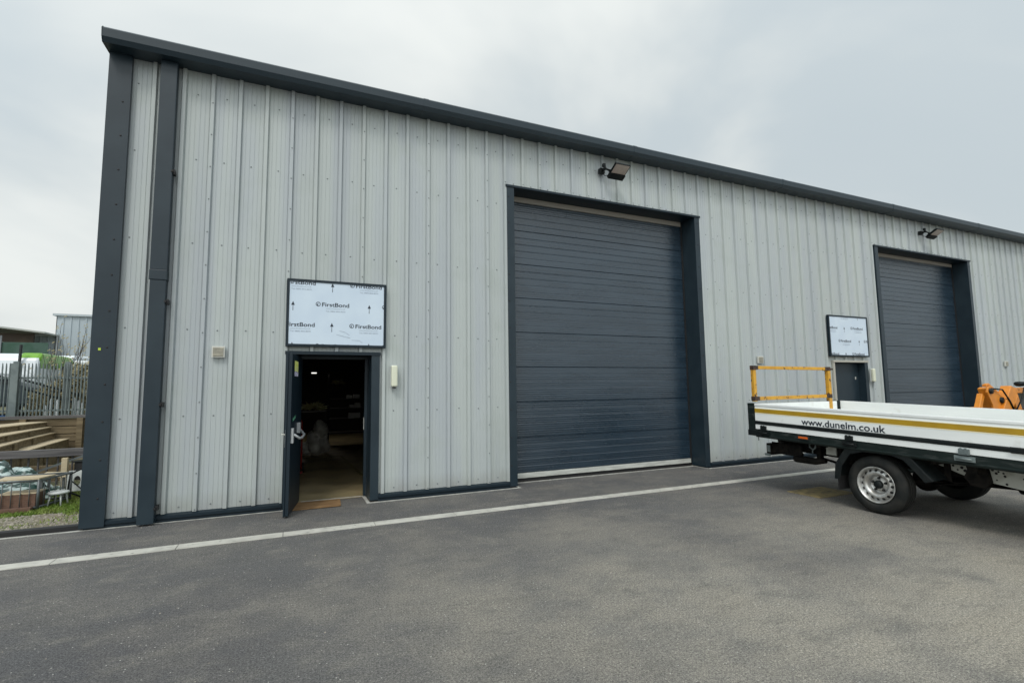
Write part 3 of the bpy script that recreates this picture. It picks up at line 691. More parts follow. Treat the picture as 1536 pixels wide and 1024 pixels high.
# chassis
c = MB()
for xa in (7.12, 8.06): c.box(xa, xa+.07, -1.0, 5.45, .53, .735)
for yy in (5.2, 4.6, 3.3, 2.5, 1.7): c.box(7.19, 8.06, yy-.04, yy+.04, .56, .70)
for yy in (5.3, 4.7, 3.35, 2.4): c.box(XN+.1, XF-.1, yy-.03, yy+.03, .70, .745)
T(c, 'chassis_rails', m_under)
c = MB(); c.prism([(YB, .742), (3.45, .742), (3.42, .665), (3.15, .575), (2.4, .49), (YB, .44)], 'x', 6.93, 6.95)
T(c, 'side_valance', m_chas)
hl = MB()
for (yy, zz_, r_) in ((3.32, .70, .010), (3.28, .68, .012), (3.24, .71, .010), (3.2, .67, .016), (3.17, .64, .018), (3.24, .64, .010), (2.93, .69, .013), (2.90, .66, .013), (2.88, .68, .010), (2.84, .67, .010), (2.83, .64, .012), (2.96, .62, .010), (2.9, .59, .008), (2.82, .56, .012), (2.68, .64, .009)):
    hl.lathe([(0, r_), (-.002, r_), (-.0022, .0005)], (6.9295, yy, zz_), 'x', 10)
T(hl, 'bolt_hole', m_rimdk)
c = MB().box(6.905, 6.925, 3.30, 3.36, .50, .745).prism([(3.14, .745), (3.12, .66), (3.16, .58), (3.1, .50), (2.98, .49), (2.93, .56), (2.95, .68), (2.98, .745)], 'x', 6.86, 6.925).box(6.70, 6.72, 2.96, 3.05, .66, .75).box(6.72, 6.86, 2.99, 3.02, .69, .745)
T(c, 'step_bracket', m_under)
# underrun bar, tow bracket, springs
c = MB().box(6.86, 8.42, 5.60, 5.68, .455, .63).prism([(5.2, .745), (5.6, .62), (5.6, .50), (5.5, .50), (4.9, .60), (4.9, .745)], 'x', 7.0, 7.05).prism([(5.2, .745), (5.6, .62), (5.6, .50), (5.5, .50), (4.9, .60), (4.9, .745)], 'x', 8.2, 8.25)
c.box(6.885, 6.90, 5.10, 5.60, .49, .66)
T(c, 'underrun_bar', m_under, bevel=.004)
T(MB().box(6.84, 6.86, 5.61, 5.70, .44, .475).box(6.855, 6.859, 5.61, 5.665, .50, .60), 'bar_end_cap', m_galv, bevel=.004)
T(MB().tube([(6.90, 4.98, .72), (6.88, 4.97, .66), (6.88, 4.92, .63), (6.88, 4.89, .66), (6.90, 4.88, .72)], .012).tube([(6.88, 4.93, .63), (6.88, 4.93, .58)], .009), 'lashing_hook', m_galv)
for xa in (6.98, 8.22):
    c = MB()
    for k, (ya, yb) in enumerate(((3.0, 4.9), (3.1, 4.75), (3.3, 4.5))):
        pts = [(ya+(yb-ya)*i/10, .50-.02*k-.10*math.sin(math.pi*i/10)+.02) for i in range(11)]
        for (p, q) in zip(pts, pts[1:]): c.bar((xa, p[0], p[1]), (xa, q[0], q[1]), .06, .016)
    c.box(xa-.04, xa+.04, 3.8, 4.0, .36, .50); c.box(xa-.035, xa+.035, 4.86, 4.92, .50, .72); c.box(xa-.035, xa+.035, 2.97, 3.03, .50, .72)
    c.tube([(xa-.02, 4.15, .62), (xa-.02, 3.98, .36)], .028)
    T(c, 'leaf_spring', m_under)
c = MB().tube([(6.9, 4.75, .50), (6.88, 4.9, .47), (6.9, 5.2, .46), (7.2, 5.35, .48)], [.035, .05, .055, .04])
T(c, 'exhaust_pipe', m_under)
c = MB().box(6.86, 6.98, 4.50, 4.66, .60, .74).tube([(6.86, 4.42, .66), (6.86, 4.36, .5)], .05).lathe([(-.2, .03), (-.2, .16), (.2, .16), (.2, .03)], (7.9, 4.9, .45), 'x', 20)
T(c, 'tow_assembly', m_under)
T(MB().box(6.84, 6.858, 4.56, 4.70, .60, .72), 'pale_bracket', m_chas)
c = MB().tube([(6.9, 3.9, .355), (8.35, 3.9, .355)], .05).lathe([(-.16, .02), (-.13, .10), (-.05, .15), (.05, .15), (.13, .10), (.16, .02)], (7.62, 3.9, .355), 'x', 20).tube([(7.62, 3.75, .37), (7.62, 1.0, .5)], .04)
c.build('rear_axle', m_under, tr)
T(MB().lathe([(-.3, .02), (-.3, .13), (.3, .13), (.3, .02)], (7.45, 2.6, .52), 'y', 20).box(7.7, 8.3, 1.6, 2.7, .36, .62), 'exhaust_tank', m_under)
# mudguard
def arc_pts(r, a0, a1, n, cy=3.9, cz=.37): return [(cy+r*math.cos(R(a0+(a1-a0)*i/n)), cz+r*math.sin(R(a0+(a1-a0)*i/n))) for i in range(n+1)]
outer = [(4.44, .36), (4.42, .56), (4.29, .755), (4.08, .80), (3.75, .80), (3.55, .76), (3.43, .62), (3.32, .50)]
inner = [(3.36, .50), (3.46, .61), (3.57, .735), (3.75, .775), (4.08, .775), (4.27, .73), (4.385, .55), (4.41, .36)]
def mudguard(xa, xb):
    m = MB().prism(outer+inner, 'x', xa, xb)
    n = len(outer)
    face = [(y, z) for y, z in outer] + [(3.40, .47), (3.50, .585), (3.61, .70), (3.76, .745), (4.06, .745), (4.22, .70), (4.335, .53), (4.37, .36)]
    m.prism(face, 'x', xa-.012, xa-.001)
    return m
MG = mudguard(6.60, 6.90); MG.build('mudguard', m_black, tr, bevel=.006)
mudguard(8.36, 8.62).build('mudguard', m_black, tr)
MB().box(6.62, 6.88, 4.405, 4.418, .22, .40).build('mud_flap', m_seal, tr)
# wheels
def wheel(cxo, cy, s_, name='wheel'):
    # outer face at cxo, inside towards s_ (+1 = +x)
    wo = MB().lathe([(s_*.03, .20), (s_*.02, .225), (s_*.004, .245), (0, .27), (s_*.006, .305), (s_*.018, .325), (s_*.03, .343), (s_*.045, .350), (s_*.075, .352), (s_*.078, .345), (s_*.086, .345), (s_*.089, .353), (s_*.115, .353), (s_*.118, .346), (s_*.126, .346), (s_*.129, .353), (s_*.16, .352), (s_*.163, .345), (s_*.17, .345), (s_*.19, .350), (s_*.215, .335), (s_*.235, .30), (s_*.235, .20)], (cxo, cy, .352), 'x', 64).build('wheel', m_tyre, tr, org=(cxo, cy, .352))
    wo.location = Vector((cxo, cy, .352))-Vector(tr['_org'])
    c3 = (cxo, cy, .352)
    rim = MB().lathe([(s_*.028, .205), (s_*.010, .222), (s_*.006, .219), (s_*.012, .206), (s_*.022, .203), (s_*.03, .196), (s_*.045, .192), (s_*.055, .183), (s_*.052, .176), (s_*.034, .168), (s_*.030, .150), (s_*.034, .132), (s_*.05, .118), (s_*.085, .108), (s_*.098, .098), (s_*.10, .088), (s_*.092, .07), (s_*.090, .052), (s_*.080, .048)], c3, 'x', 64)
    ro = rim.build('rim', m_steel, wo)
    ho = MB(); bo = MB()
    for k in range(16):
        a = 2*math.pi*k/16; vs_ = []
        for j in range(12):
            b_ = 2*math.pi*j/12; rr = .1735+.0145*math.cos(b_); aa = a+.10*math.sin(b_)
            prof_o = .047 if rr > .17 else .036
            vs_.append((cxo+s_*(.0415+(rr-.1735)*.7)-s_*.004, cy+rr*math.cos(aa), .352+rr*math.sin(aa)))
        ho.add(vs_, [tuple(range(12))])
    ho.build('vent_hole', m_rimdk, ro, fix=False)
    for k in range(5):
        a = R(90)+2*math.pi*k/5
        bo = MB(); bo.lathe([(0, .016), (-s_*.022, .014), (-s_*.024, .0005)], (cxo+s_*.094, cy+.078*math.cos(a), .352+.078*math.sin(a)), 'x', 8); bo.build('wheel_nut', m_rimdk, ro)
    MB().lathe([(s_*.085, .05), (s_*.05, .048), (s_*.042, .042), (s_*.04, .0005)], c3, 'x', 20).build('hub_cap', m_black, wo)
    MB().lathe([(s_*.12, .2), (s_*.12, .001)], c3, 'x', 20).build('brake_drum', m_under, wo)
wheel(6.632, 3.965, 1); wheel(8.60, 3.965, -1); wheel(6.66, -.1, 1); wheel(8.58, -.1, -1)
# cab (outside the picture to the right, seen from a step aside)
cabp = [(1.18, .55), (1.18, 2.05), (1.05, 2.3), (.1, 2.34), (-.15, 2.25), (-.85, 1.50), (-1.35, 1.28), (-1.5, 1.05), (-1.55, .5), (-.52, .5), (-.42, .72), (-.1, .83), (.22, .72), (.32, .5)]
cabo = MB().prism(cabp, 'x', 6.68, 8.56).build('cab', m_white, tr, bevel=.03)
MB().prism([(.95, 1.45), (.95, 2.05), (.15, 2.1), (-.1, 2.02), (-.55, 1.5)], 'x', 6.673, 6.679).prism([(.95, 1.45), (.95, 2.05), (.15, 2.1), (-.1, 2.02), (-.55, 1.5)], 'x', 8.561, 8.567).build('side_window', m_glass, cabo)
wsn = MB().add([(6.78, -.235, 2.19), (8.46, -.235, 2.19), (8.46, -.815, 1.565), (6.78, -.815, 1.565)], [(0, 1, 2, 3)]); wsn.build('windscreen', m_glass, cabo, fix=False)
MB().box(6.6, 8.64, -1.68, -1.556, .38, .72).build('front_bumper', m_black, cabo, bevel=.03)
for xx in (6.8, 8.2): MB().box(xx, xx+.26, -1.60, -1.5, .88, 1.06).build('headlight', m_glass, cabo, bevel=.02)
for xx in (6.42, 8.62): MB().box(xx, xx+.2, -.35, -.27, 1.5, 1.78).build('door_mirror', m_black, cabo, bevel=.03)

# ------------------------------------------------------------------ orange loader parked beyond the truck
MB()
lo = thing('compact_loader', (12.0, 4.6, 0), 'orange compact loader with folded lift arms, parked beyond the flatbed truck', 'loader')
MB().prism([(10.86, 1.46), (10.90, 1.55), (10.98, 1.565), (11.06, 1.53), (11.30, 1.40), (11.42, 1.36), (11.40, 1.30), (11.34, 1.20), (11.12, 1.06), (11.02, 1.08), (11.00, 1.24)], 'y', 4.50, 4.53).prism([(10.92, 1.52), (10.99, 1.545), (11.28, 1.38), (11.20, 1.12), (11.08, 1.12)], 'y', 4.531, 4.66).prism([(11.08, 1.55), (11.16, 1.57), (11.40, 1.43), (11.56, 1.38), (11.60, 1.42), (11.42, 1.48), (11.18, 1.61), (11.08, 1.59)], 'y', 4.60, 4.66).build('rocker_plate', m_orange, lo, bevel=.006)
MB().bar((10.88, 4.6, 1.42), (10.60, 4.6, .95), .08, .085).bar((10.60, 4.6, .95), (10.52, 4.6, .35), .10, .12).build('tilt_link', m_orange, lo, bevel=.008)
MB().lathe([(-.03, .001), (-.03, .048), (.04, .048)], (10.95, 4.50, 1.48), 'y', 14).lathe([(-.03, .001), (-.03, .05), (.04, .05)], (11.27, 4.50, 1.32), 'y', 14).build('pivot_pin', m_black, lo)
MB().prism([(11.54, 1.565), (11.77, 1.49), (11.57, 1.2), (11.40, 1.0), (11.07, 1.0), (11.24, 1.2)], 'y', 4.45, 4.60).prism([(11.56, 1.56), (11.79, 1.52), (13.2, 1.55), (13.2, 1.43), (11.79, 1.43)], 'y', 4.47, 4.58).prism([(11.79, 1.42), (11.95, 1.0), (11.76, 1.0), (11.66, 1.26)], 'y', 4.47, 4.58).build('lift_arm', m_orange, lo, bevel=.01)
MB().lathe([(-.045, .001), (-.04, .05), (-.01, .08), (.02, .08), (.04, .055), (.045, .001)], (11.97, 4.5, 1.59), 'z', 18).build('rubber_cap', m_black, lo)
MB().prism([(11.95, 1.42), (12.2, 1.44), (13.1, 1.43), (13.1, 1.14), (12.0, 1.14)], 'y', 4.62, 4.80).build('cab_window', m_glass, lo)
MB().prism([(11.1, .45), (11.0, .95), (11.3, 1.05), (11.9, 1.12), (13.2, 1.14), (13.4, .9), (13.3, .45)], 'y', 4.66, 5.6).build('body', m_orange, lo, bevel=.03)
for xx in (11.55, 12.75):
    for yy in (4.40, 5.62):
        MB().lathe([(0, .18), (0, .34), (.03, .40), (.2, .40), (.23, .34), (.23, .18)], (xx, yy, .40), 'y', 32).lathe([(.03, .19), (.05, .16), (.05, .001)], (xx, yy, .40), 'y', 24, 1).build('wheel', [m_tyre, m_orange], lo)
MB().prism([(11.10, 1.02), (11.35, 1.10), (11.75, 1.13), (12.3, 1.11), (12.3, 1.06), (11.75, 1.08), (11.38, 1.05), (11.16, .98)], 'y', 4.34, 4.65).build('mudguard', m_black, lo)
MB().prism([(10.3, .05), (10.25, .3), (10.4, .45), (10.6, .40), (10.65, .1)], 'y', 4.3, 5.9).build('bucket', m_rail, lo)

MB().tube([(10.98, 4.49, 1.52), (11.2, 4.44, 1.50), (11.42, 4.44, 1.30), (11.55, 4.44, 1.12)], .014, 6).tube([(11.6, 4.44, 1.14), (11.78, 4.42, 1.34), (11.92, 4.43, 1.52), (12.3, 4.44, 1.56)], .012, 6).build('hydraulic_hose', m_black, lo)
lo.location.x -= .13; lo.location.z -= .03
# ------------------------------------------------------------------ inside the open door
def blob(name, parent, c, r, m, seed, amp=.18, sub=3, org=None):
    rnd = random.Random(seed); bm = bmesh.new(); bmesh.ops.create_icosphere(bm, subdivisions=sub, radius=1)
    ks = [(Vector((rnd.uniform(-1, 1), rnd.uniform(-1, 1), rnd.uniform(-1, 1)))*4, rnd.uniform(0, 6)) for _ in range(7)]
    mb = MB(); vs = []
    for v in bm.verts:
        d = 1+amp*sum(math.sin(v.co.dot(k)+p) for k, p in ks)/2.2
        vs.append(Vector(c)+Vector((v.co.x*r[0]*d, v.co.y*r[1]*d, v.co.z*r[2]*d)))
    mb.add(vs, [tuple(x_.index for x_ in f.verts) for f in bm.faces], 0, True); bm.free()
    return mb.build(name, m, parent, org=org)
wb = thing('wrapped_bundle', (.62, 13.5, 0), 'pale grey dust-sheeted bundle standing on the floor inside the open door', 'bundle')
blob('sheeted_top', wb, (.66, 13.5, .62), (.20, .2, .22), m_bag, 3); blob('sheeted_base', wb, (.62, 13.5, .30), (.27, .25, .32), m_bag, 5); blob('side_bag', wb, (.33, 13.6, .17), (.14, .16, .19), m_bag, 8)
def pampas(c, r, n, seed, label):
    rnd = random.Random(seed); mb = MB()
    for _ in range(n):
        a = rnd.uniform(0, 6.28); e_ = rnd.uniform(-.2, 1.2); L_ = r*rnd.uniform(.6, 1.1)
        d = Vector((math.cos(a)*math.cos(e_), .5*math.sin(a)*math.cos(e_), .5*math.sin(e_))); p = Vector(c); q = p+d*L_
        w_ = Vector((rnd.uniform(-1, 1), rnd.uniform(-1, 1), rnd.uniform(-1, 1))).normalized()*.035
        mb.add([p, p+d*L_*.6+w_, q, p+d*L_*.6-w_], [(0, 1, 2, 3)])
    return tag(mb.build('dried_flowers', m_dried, None, org=c, fix=False), label, 'dried flowers', 'dried flower bunches inside the open door')
tb = thing('workbench', (.55, 14, 0), 'dark workbench in the gloom just inside the open door, left side', 'workbench')
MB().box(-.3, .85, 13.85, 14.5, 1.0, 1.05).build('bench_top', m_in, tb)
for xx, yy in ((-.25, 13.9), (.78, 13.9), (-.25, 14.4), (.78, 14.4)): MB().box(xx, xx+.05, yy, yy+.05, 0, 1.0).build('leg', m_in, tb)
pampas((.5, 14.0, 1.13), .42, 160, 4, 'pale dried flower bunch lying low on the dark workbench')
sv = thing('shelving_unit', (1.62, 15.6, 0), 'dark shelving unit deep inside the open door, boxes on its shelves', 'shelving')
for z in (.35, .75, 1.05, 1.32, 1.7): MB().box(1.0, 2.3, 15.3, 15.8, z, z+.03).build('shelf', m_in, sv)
for xx in (1.0, 2.27):
    for yy in (15.3, 15.77): MB().box(xx-.03, xx, yy, yy+.03, 0, 2.1).build('upright', m_black, sv)
pampas((1.25, 15.4, 1.80), .27, 60, 9, 'small dried flower bunch standing high on the dark shelving unit')
bi = 0
for (xx, z, w_, h_, lb) in ((1.48, 1.35, .14, .10, 'left small pale box on the upper shelf inside the open door'), (1.66, 1.35, .18, .13, 'right pale box on the upper shelf inside the open door'), (1.55, 1.08, .12, .10, 'left small pale box on the middle shelf inside the open door'), (1.70, 1.08, .16, .15, 'right pale box on the middle shelf inside the open door'), (1.52, .78, .34, .16, 'wide pale box on the lower shelf inside the open door')):
    tag(MB().box(xx, xx+w_, 15.32, 15.55, z+.031-.03, z+h_+.001).build('storage_box', m_paper, None, org=(xx, 15.4, z), bevel=.005), lb, 'box', 'boxes on the shelving inside the door')
sl_ = thing('strip_light', (.56, 17, 2.15), 'short lit white strip light glowing in the dark interior', 'strip light')
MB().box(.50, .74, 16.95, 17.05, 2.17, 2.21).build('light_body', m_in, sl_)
MB().box(.55, .70, 16.97, 17.03, 2.135, 2.1695).build('lamp_tube', mat('lit_tube', (1, .98, .93), .4, emit=1.2), sl_)
MB().tube([(.56, 17, 2.21), (.56, 17, 6)], .006).tube([(.68, 17, 2.21), (.68, 17, 6)], .006).build('suspension_wire', m_black, sl_)
ll = bpy.data.lights.new('strip_glow', 'AREA'); ll.shape = 'RECTANGLE'; ll.size = .2; ll.size_y = .08; ll.energy = 3; ll.color = (1, .95, .85)
lo_ = bpy.data.objects.new('strip_glow', ll); COL.objects.link(lo_); lo_.location = (.62-.56, 0, 2.11-2.15); lo_.parent = sl_
rp_ = thing('red_trolley', (.15, 10.9, 0), 'red sack truck half hidden behind the open door leaf', 'trolley')
MB().tube([(.20, 10.7, .08), (.20, 10.75, 1.0)], .017).tube([(-.1, 10.7, .08), (-.1, 10.75, 1.0)], .017).tube([(-.1, 10.72, .5), (.20, 10.72, .5)], .014).tube([(-.1, 10.75, 1.0), (.05, 10.75, 1.08), (.20, 10.75, 1.0)], .017).box(-.12, .22, 10.5, 10.7, .03, .05).build('trolley_frame', m_red, rp_)
for xx in (-.16, .23): MB().lathe([(-.02, .001), (-.02, .10), (.02, .10), (.02, .001)], (xx, 10.8, .10), 'x', 16).build('wheel', m_tyre, rp_)

# ------------------------------------------------------------------ the side yard at the left
# metal trolley cage in front
cg = thing('tubular_cage', (-3.6, 9.3, 0), 'low grey tubular steel cage frame standing on the grass, left of the warehouse corner', 'cage')
c = MB(); zt_ = .41
cor = [(-4.4, 9.08), (-3.17, 9.08), (-3.02, 9.72), (-4.4, 9.72)]
for k in range(4):
    a, b = cor[k], cor[(k+1) % 4]
    c.tube([(a[0], a[1], zt_), (b[0], b[1], zt_)], .016); c.tube([(a[0], a[1], .05), (b[0], b[1], .05)], .015); c.tube([(a[0], a[1], .0), (a[0], a[1], zt_+.02)], .017)
c.build('tube_frame', m_tube, cg)
c = MB()
for k in range(1, 13): xx = -4.4+1.23*k/13; c.tube([(xx, 9.08, .05), (xx, 9.08, zt_)], .006, 5)
for k in range(1, 6): c.tube([(-3.17+.15*k/6, 9.08+.64*k/6, .05), (-3.17+.15*k/6, 9.08+.64*k/6, zt_)], .006, 5)
c.build('infill_bars', m_tube, cg)
bd = MB().prism([(-3.62, 9.10), (-3.16, 9.06), (-3.09, 9.38), (-3.66, 9.42)], 'z', .428, .446); tag(bd.build('plywood_board', m_woodp, None, org=(-3.4, 9.2, .43)), 'pale plywood board laid flat across the tubular cage', 'board')
cr = thing('brown_box', (-3.3, 9.2, 0), 'brown wooden box with a pale lid, standing inside the tubular cage', 'box')
m_bk = bpy.data.materials.new('brick_pattern'); m_bk.use_nodes = True
_n = m_bk.node_tree.nodes; _l = m_bk.node_tree.links; _b = nm(_n, 'ShaderNodeTexBrick'); _t = nm(_n, 'ShaderNodeTexCoord'); _m = nm(_n, 'ShaderNodeMapping'); _m.inputs['Rotation'].default_value = (R(90), 0, 0)
_l.new(_t.outputs['Object'], _m.inputs[0]); _l.new(_m.outputs[0], _b.inputs[0]); _b.inputs['Scale'].default_value = 9; _b.inputs['Color1'].default_value = (.16, .085, .055, 1); _b.inputs['Color2'].default_value = (.11, .06, .042, 1); _b.inputs['Mortar'].default_value = (.15, .10, .07, 1)
_l.new(_b.outputs[0], _n['Principled BSDF'].inputs[0]); _n['Principled BSDF'].inputs['Roughness'].default_value = .85
MB().box(-3.62, -3.20, 8.97, 9.05, .0, .07).box(-3.60, -3.20, 9.10, 9.40, .0, .235).build('box_body', m_bk, cr, bevel=.004)
MB().box(-3.61, -3.195, 9.095, 9.41, .2355, .247).build('box_lid', m_woodp, cr)
# white plastic clutter on the grass by the corner
def stool(c3, k, rz, label):
    s = thing('plastic_stool', c3, label, 'stool', 'small white plastic stools on the grass'); o_ = Vector(c3)
    MB().lathe([(.0, .001), (.0, .11), (-.012, .125), (-.03, .12), (-.03, .001)], (o_.x, o_.y, o_.z+.20*k), 'z', 20).build('seat', m_wplast, s)
    for j in range(4):
        a_ = j*math.pi/2+.6
        MB().tube([(o_.x+.085*math.cos(a_), o_.y+.085*math.sin(a_), o_.z+.2*k-.03), (o_.x+.115*math.cos(a_), o_.y+.115*math.sin(a_), o_.z)], .010, 6).build('leg', m_wplast, s)
stool((-3.02, 9.30, .012), 1.0, 0, 'white plastic stool on thin legs, right of the tubular cage')
stool((-3.12, 9.62, .012), .8, 0, 'lower white plastic stool just inside the back of the tubular cage')
pn = thing('moulded_panel', (-2.98, 9.9, 0), 'white moulded plastic panel with a dark oval opening, leaning on the trestle', 'panel')
c = MB(); n = 20
ov = [(-2.98+.045*math.cos(2*math.pi*k/n), .27+.075*math.sin(2*math.pi*k/n)) for k in range(n)]
bx = []
for k in range(n):
    a_ = 2*math.pi*k/n; ca_, sa_ = math.cos(a_), math.sin(a_); m_ = max(abs(ca_)/.12, abs(sa_)/.15); bx.append((-2.98+ca_/m_, .27+sa_/m_))
vs = [(p[0], 9.80+.1*p[1], p[1]) for p in ov]+[(p[0], 9.80+.1*p[1], p[1]) for p in bx]+[(p[0], 9.83+.1*p[1], p[1]) for p in ov]+[(p[0], 9.83+.1*p[1], p[1]) for p in bx]
c.add(vs, [(k, (k+1) % n, n+(k+1) % n, n+k) for k in range(n)]+[(2*n+k, 3*n+k, 3*n+(k+1) % n, 2*n+(k+1) % n) for k in range(n)]+[(n+k, n+(k+1) % n, 3*n+(k+1) % n, 3*n+k) for k in range(n)]+[(k, 2*n+k, 2*n+(k+1) % n, (k+1) % n) for k in range(n)])
c.build('panel_body', m_wplast, pn)
MB().tube([(-3.06, 9.83, .13), (-3.06, 9.83, 0.01)], .010).tube([(-2.9, 9.83, .13), (-2.9, 9.83, 0.01)], .010).build('leg', m_wplast, pn)
tag(MB().box(-2.93, -2.78, 10.1, 10.14, .02, .40).build('white_board', m_wplast, None, org=(-2.85, 10.1, 0), bevel=.005), 'narrow white board standing upright right by the dark warehouse corner post', 'board')
ps = MB().tube([(-3.00, 9.62, .40), (-2.90, 9.70, .46)], .012).tube([(-2.90, 9.70, .46), (-2.84, 9.72, .42)], .012).tube([(-2.84, 9.72, .42), (-2.82, 9.72, 0.02)], .011).tube([(-3.00, 9.62, .40), (-3.02, 9.62, .15)], .012).tube([(-3.02, 9.62, .15), (-2.88, 9.72, .04)], .012).tube([(-2.98, 9.62, .30), (-2.83, 9.72, .1)], .009)
tag(ps.build('folding_trestle', m_black), 'thin dark metal trestle stand next to the dark warehouse corner post', 'trestle')
# tarpaulin heap and the tables behind
def heap(name, c3, r, m, seed, label, cat, amp=.35):
    rnd = random.Random(seed); n = 34; mb = MB(); vs = []
    ks = [(rnd.uniform(-5, 5), rnd.uniform(-7, 7), rnd.uniform(0, 6)) for _ in range(9)]
    for j in range(n+1):
        for i in range(n+1):
            u, v = i/n*2-1, j/n*2-1; rr = min(1, math.hypot(u, v)); hgt = max(0, 1-rr**2.4)
            rid = (sum(abs(math.sin(a*u+b*v+p)) for a, b, p in ks)/9)*.55+.45*abs(math.sin(ks[0][0]*1.7*u+ks[0][1]*1.3*v+2*math.sin(ks[1][0]*v)))
            vs.append((c3[0]+u*r[0], c3[1]+v*r[1], c3[2]+r[2]*hgt*(1-amp+amp*2*rid)))
    mb.add(vs, [(j*(n+1)+i, j*(n+1)+i+1, (j+1)*(n+1)+i+1, (j+1)*(n+1)+i) for j in range(n) for i in range(n)], 0, True)
    return tag(mb.build(name, m, None, org=c3, fix=False), label, cat)
heap('tarpaulin_heap', (-4.35, 10.65, .02), (.85, .55, .36), m_tarp, 2, 'crumpled heap of green and white tarpaulin sheets behind the tubular cage', 'tarpaulin', .75)
heap('netting_heap', (-3.75, 10.05, .02), (.42, .36, .24), m_tarp, 12, 'smaller low heap of green and white sheeting right beside the tubular cage', 'tarpaulin', .75)
tbl = thing('plank_table', (-3.35, 10.1, 0), 'low table of pale planks on a thin frame, just behind the tubular cage', 'table')
MB().prism([(-3.50, 9.94), (-3.13, 9.86), (-3.16, 10.28), (-3.56, 10.46)], 'z', .335, .355).build('table_top', m_woodp, tbl)
for (xx, yy) in ((-3.47, 9.98), (-3.19, 9.92), (-3.22, 10.22), (-3.52, 10.38)): MB().box(xx, xx+.03, yy, yy+.03, 0, .335).build('leg', m_tube, tbl)
bm_ = thing('beam_rack', (-4.0, 11.45, 0), 'long weathered grey beam carried on thin posts across the side yard', 'rack')
MB().box(-4.74, -2.5, 11.35, 11.47, .51, .63).box(-4.74, -2.5, 11.30, 11.349, .505, .53).build('grey_beam', m_woodg, bm_, bevel=.006)
for xx in (-4.6, -4.38, -4.15, -4.02, -3.9, -3.75, -3.55, -3.36, -3.2, -3.0): MB().box(xx, xx+.02, 11.39, 11.42, 0, .51).build('thin_post', m_woodg, bm_)
MB().bar((-4.3, 11.25, .15), (-3.3, 11.25, .52), .02, .035).build('diagonal_brace', m_tube, bm_)
MB().box(-4.6, -2.5, 11.9, 11.94, .01, .30).build('lower_board', m_wood, bm_)
tag(MB().box(-3.58, -3.50, 11.05, 11.12, 0, .50).build('timber_post', m_woodp), 'short pale upright timber post in front of the long grey beam', 'post')
dk = thing('dark_storage_box', (-3.2, 11.25, .0), 'black storage box in the shade under the grey beam, by the warehouse corner', 'box')
MB().box(-3.45, -2.6, 11.2, 11.33, .10, .40).build('box_body', m_seal, dk, bevel=.01); MB().box(-3.47, -2.58, 11.18, 11.335, .401, .43).build('box_lid', m_black, dk, bevel=.01)
# stepped beds of timber sleepers running away from the yard
sb_ = thing('stepped_sleeper_bed', (-5.2, 13.5, 0), 'stepped bed of brown timber sleepers with pale cut tops, four steps high', 'sleeper bed')
for k, (ft, z0, z1, wd) in enumerate((
        ([(-4.60, 10.9), (-4.68, 12.4), (-4.97, 15.35), (-5.02, 15.87)], .0, .50, .34),
        ([(-4.80, 11.9), (-4.95, 13.0), (-5.06, 13.6), (-5.30, 15.87)], .502, .66, .36),
        ([(-5.02, 11.6), (-5.14, 12.92), (-5.24, 14.2), (-5.38, 15.87)], .662, .80, .34),
        ([(-5.42, 12.0), (-5.55, 13.6), (-5.50, 15.0), (-5.46, 15.87)], .802, .925, .5))):
    nb_ = 4 if k == 0 else 2
    for j in range(nb_):
        za = z0+(z1-z0)*j/nb_+(.004 if j else 0); zb = z0+(z1-z0)*(j+1)/nb_
        ins = .006*(j % 2)
        MB().prism([(p[0]-ins, p[1]) for p in ft]+[(-8, 15.87), (-8, ft[0][1])], 'z', za, zb-(.02 if j == nb_-1 else 0)).build('sleeper_course', m_wood, sb_)
    MB().prism([(p[0]+.012, p[1]) for p in ft]+[(p[0]-wd, p[1]) for p in reversed(ft)], 'z', z1-.0195, z1).build('pale_cap', m_woodp, sb_)
    for y_ in (12.6+.3*k, 14.0+.2*k):
        fx = [p for p in ft]; 
        for p, q in zip(fx, fx[1:]):
            if p[1] <= y_ <= q[1]:
                x_ = p[0]+(q[0]-p[0])*(y_-p[1])/(q[1]-p[1]); MB().box(x_+.002, x_+.03, y_, y_+.16, z0, z1-.03).build('batten', m_wood, sb_)
sw = thing('sleeper_wall', (-5, 16.1, 0), 'low brown retaining wall of horizontal timber sleepers below the palisade fence', 'retaining wall')
c = MB()
for k in range(5): c.box(-14, -2.45, 16.0+.004*(k % 2), 16.19, .02+k*.195, .20+k*.195)
c.build('sleepers', m_wood, sw, bevel=.01)
MB().box(-14, -2.45, 15.93, 16.2, .995, 1.06).build('capping_rail', m_woodg, sw)
for xx in (-10.5, -9, -7.5, -6, -4.9, -3.9, -3.0): MB().box(xx, xx+.12, 15.88, 15.995, 0, .99).build('post', m_wood, sw)
# palisade fence
pf_ = thing('palisade_fence', (-6, 18, .93), 'grey-green galvanised steel palisade fence with pointed pales', 'fence')
c = MB(); x = -13.0
while x < -2.6:
    w_ = .019
    c.add([(x-w_, 18, .98), (x-.008, 17.985, .98), (x+.008, 17.985, .98), (x+w_, 18, .98), (x-w_, 18, 2.34), (x-.008, 17.985, 2.34), (x+.008, 17.985, 2.34), (x+w_, 18, 2.34), (x, 17.98, 2.46), (x-.012, 17.995, 2.43), (x+.012, 17.995, 2.43)],
          [(0, 1, 5, 4), (1, 2, 6, 5), (2, 3, 7, 6), (4, 5, 8, 9), (5, 6, 8), (6, 7, 10, 8)]); x += .078
c.build('pales', m_galv, pf_, fix=False)
MB().box(-13, -2.6, 18.01, 18.05, 2.02, 2.07).box(-13, -2.6, 18.01, 18.05, 1.12, 1.17).build('fence_rail', m_galv, pf_)
for xx in (-12.6, -9.8, -6.98, -5.86, -3.1): MB().box(xx-.06, xx+.06, 18.06, 18.16, .9, 2.5).build('post', m_galv, pf_)
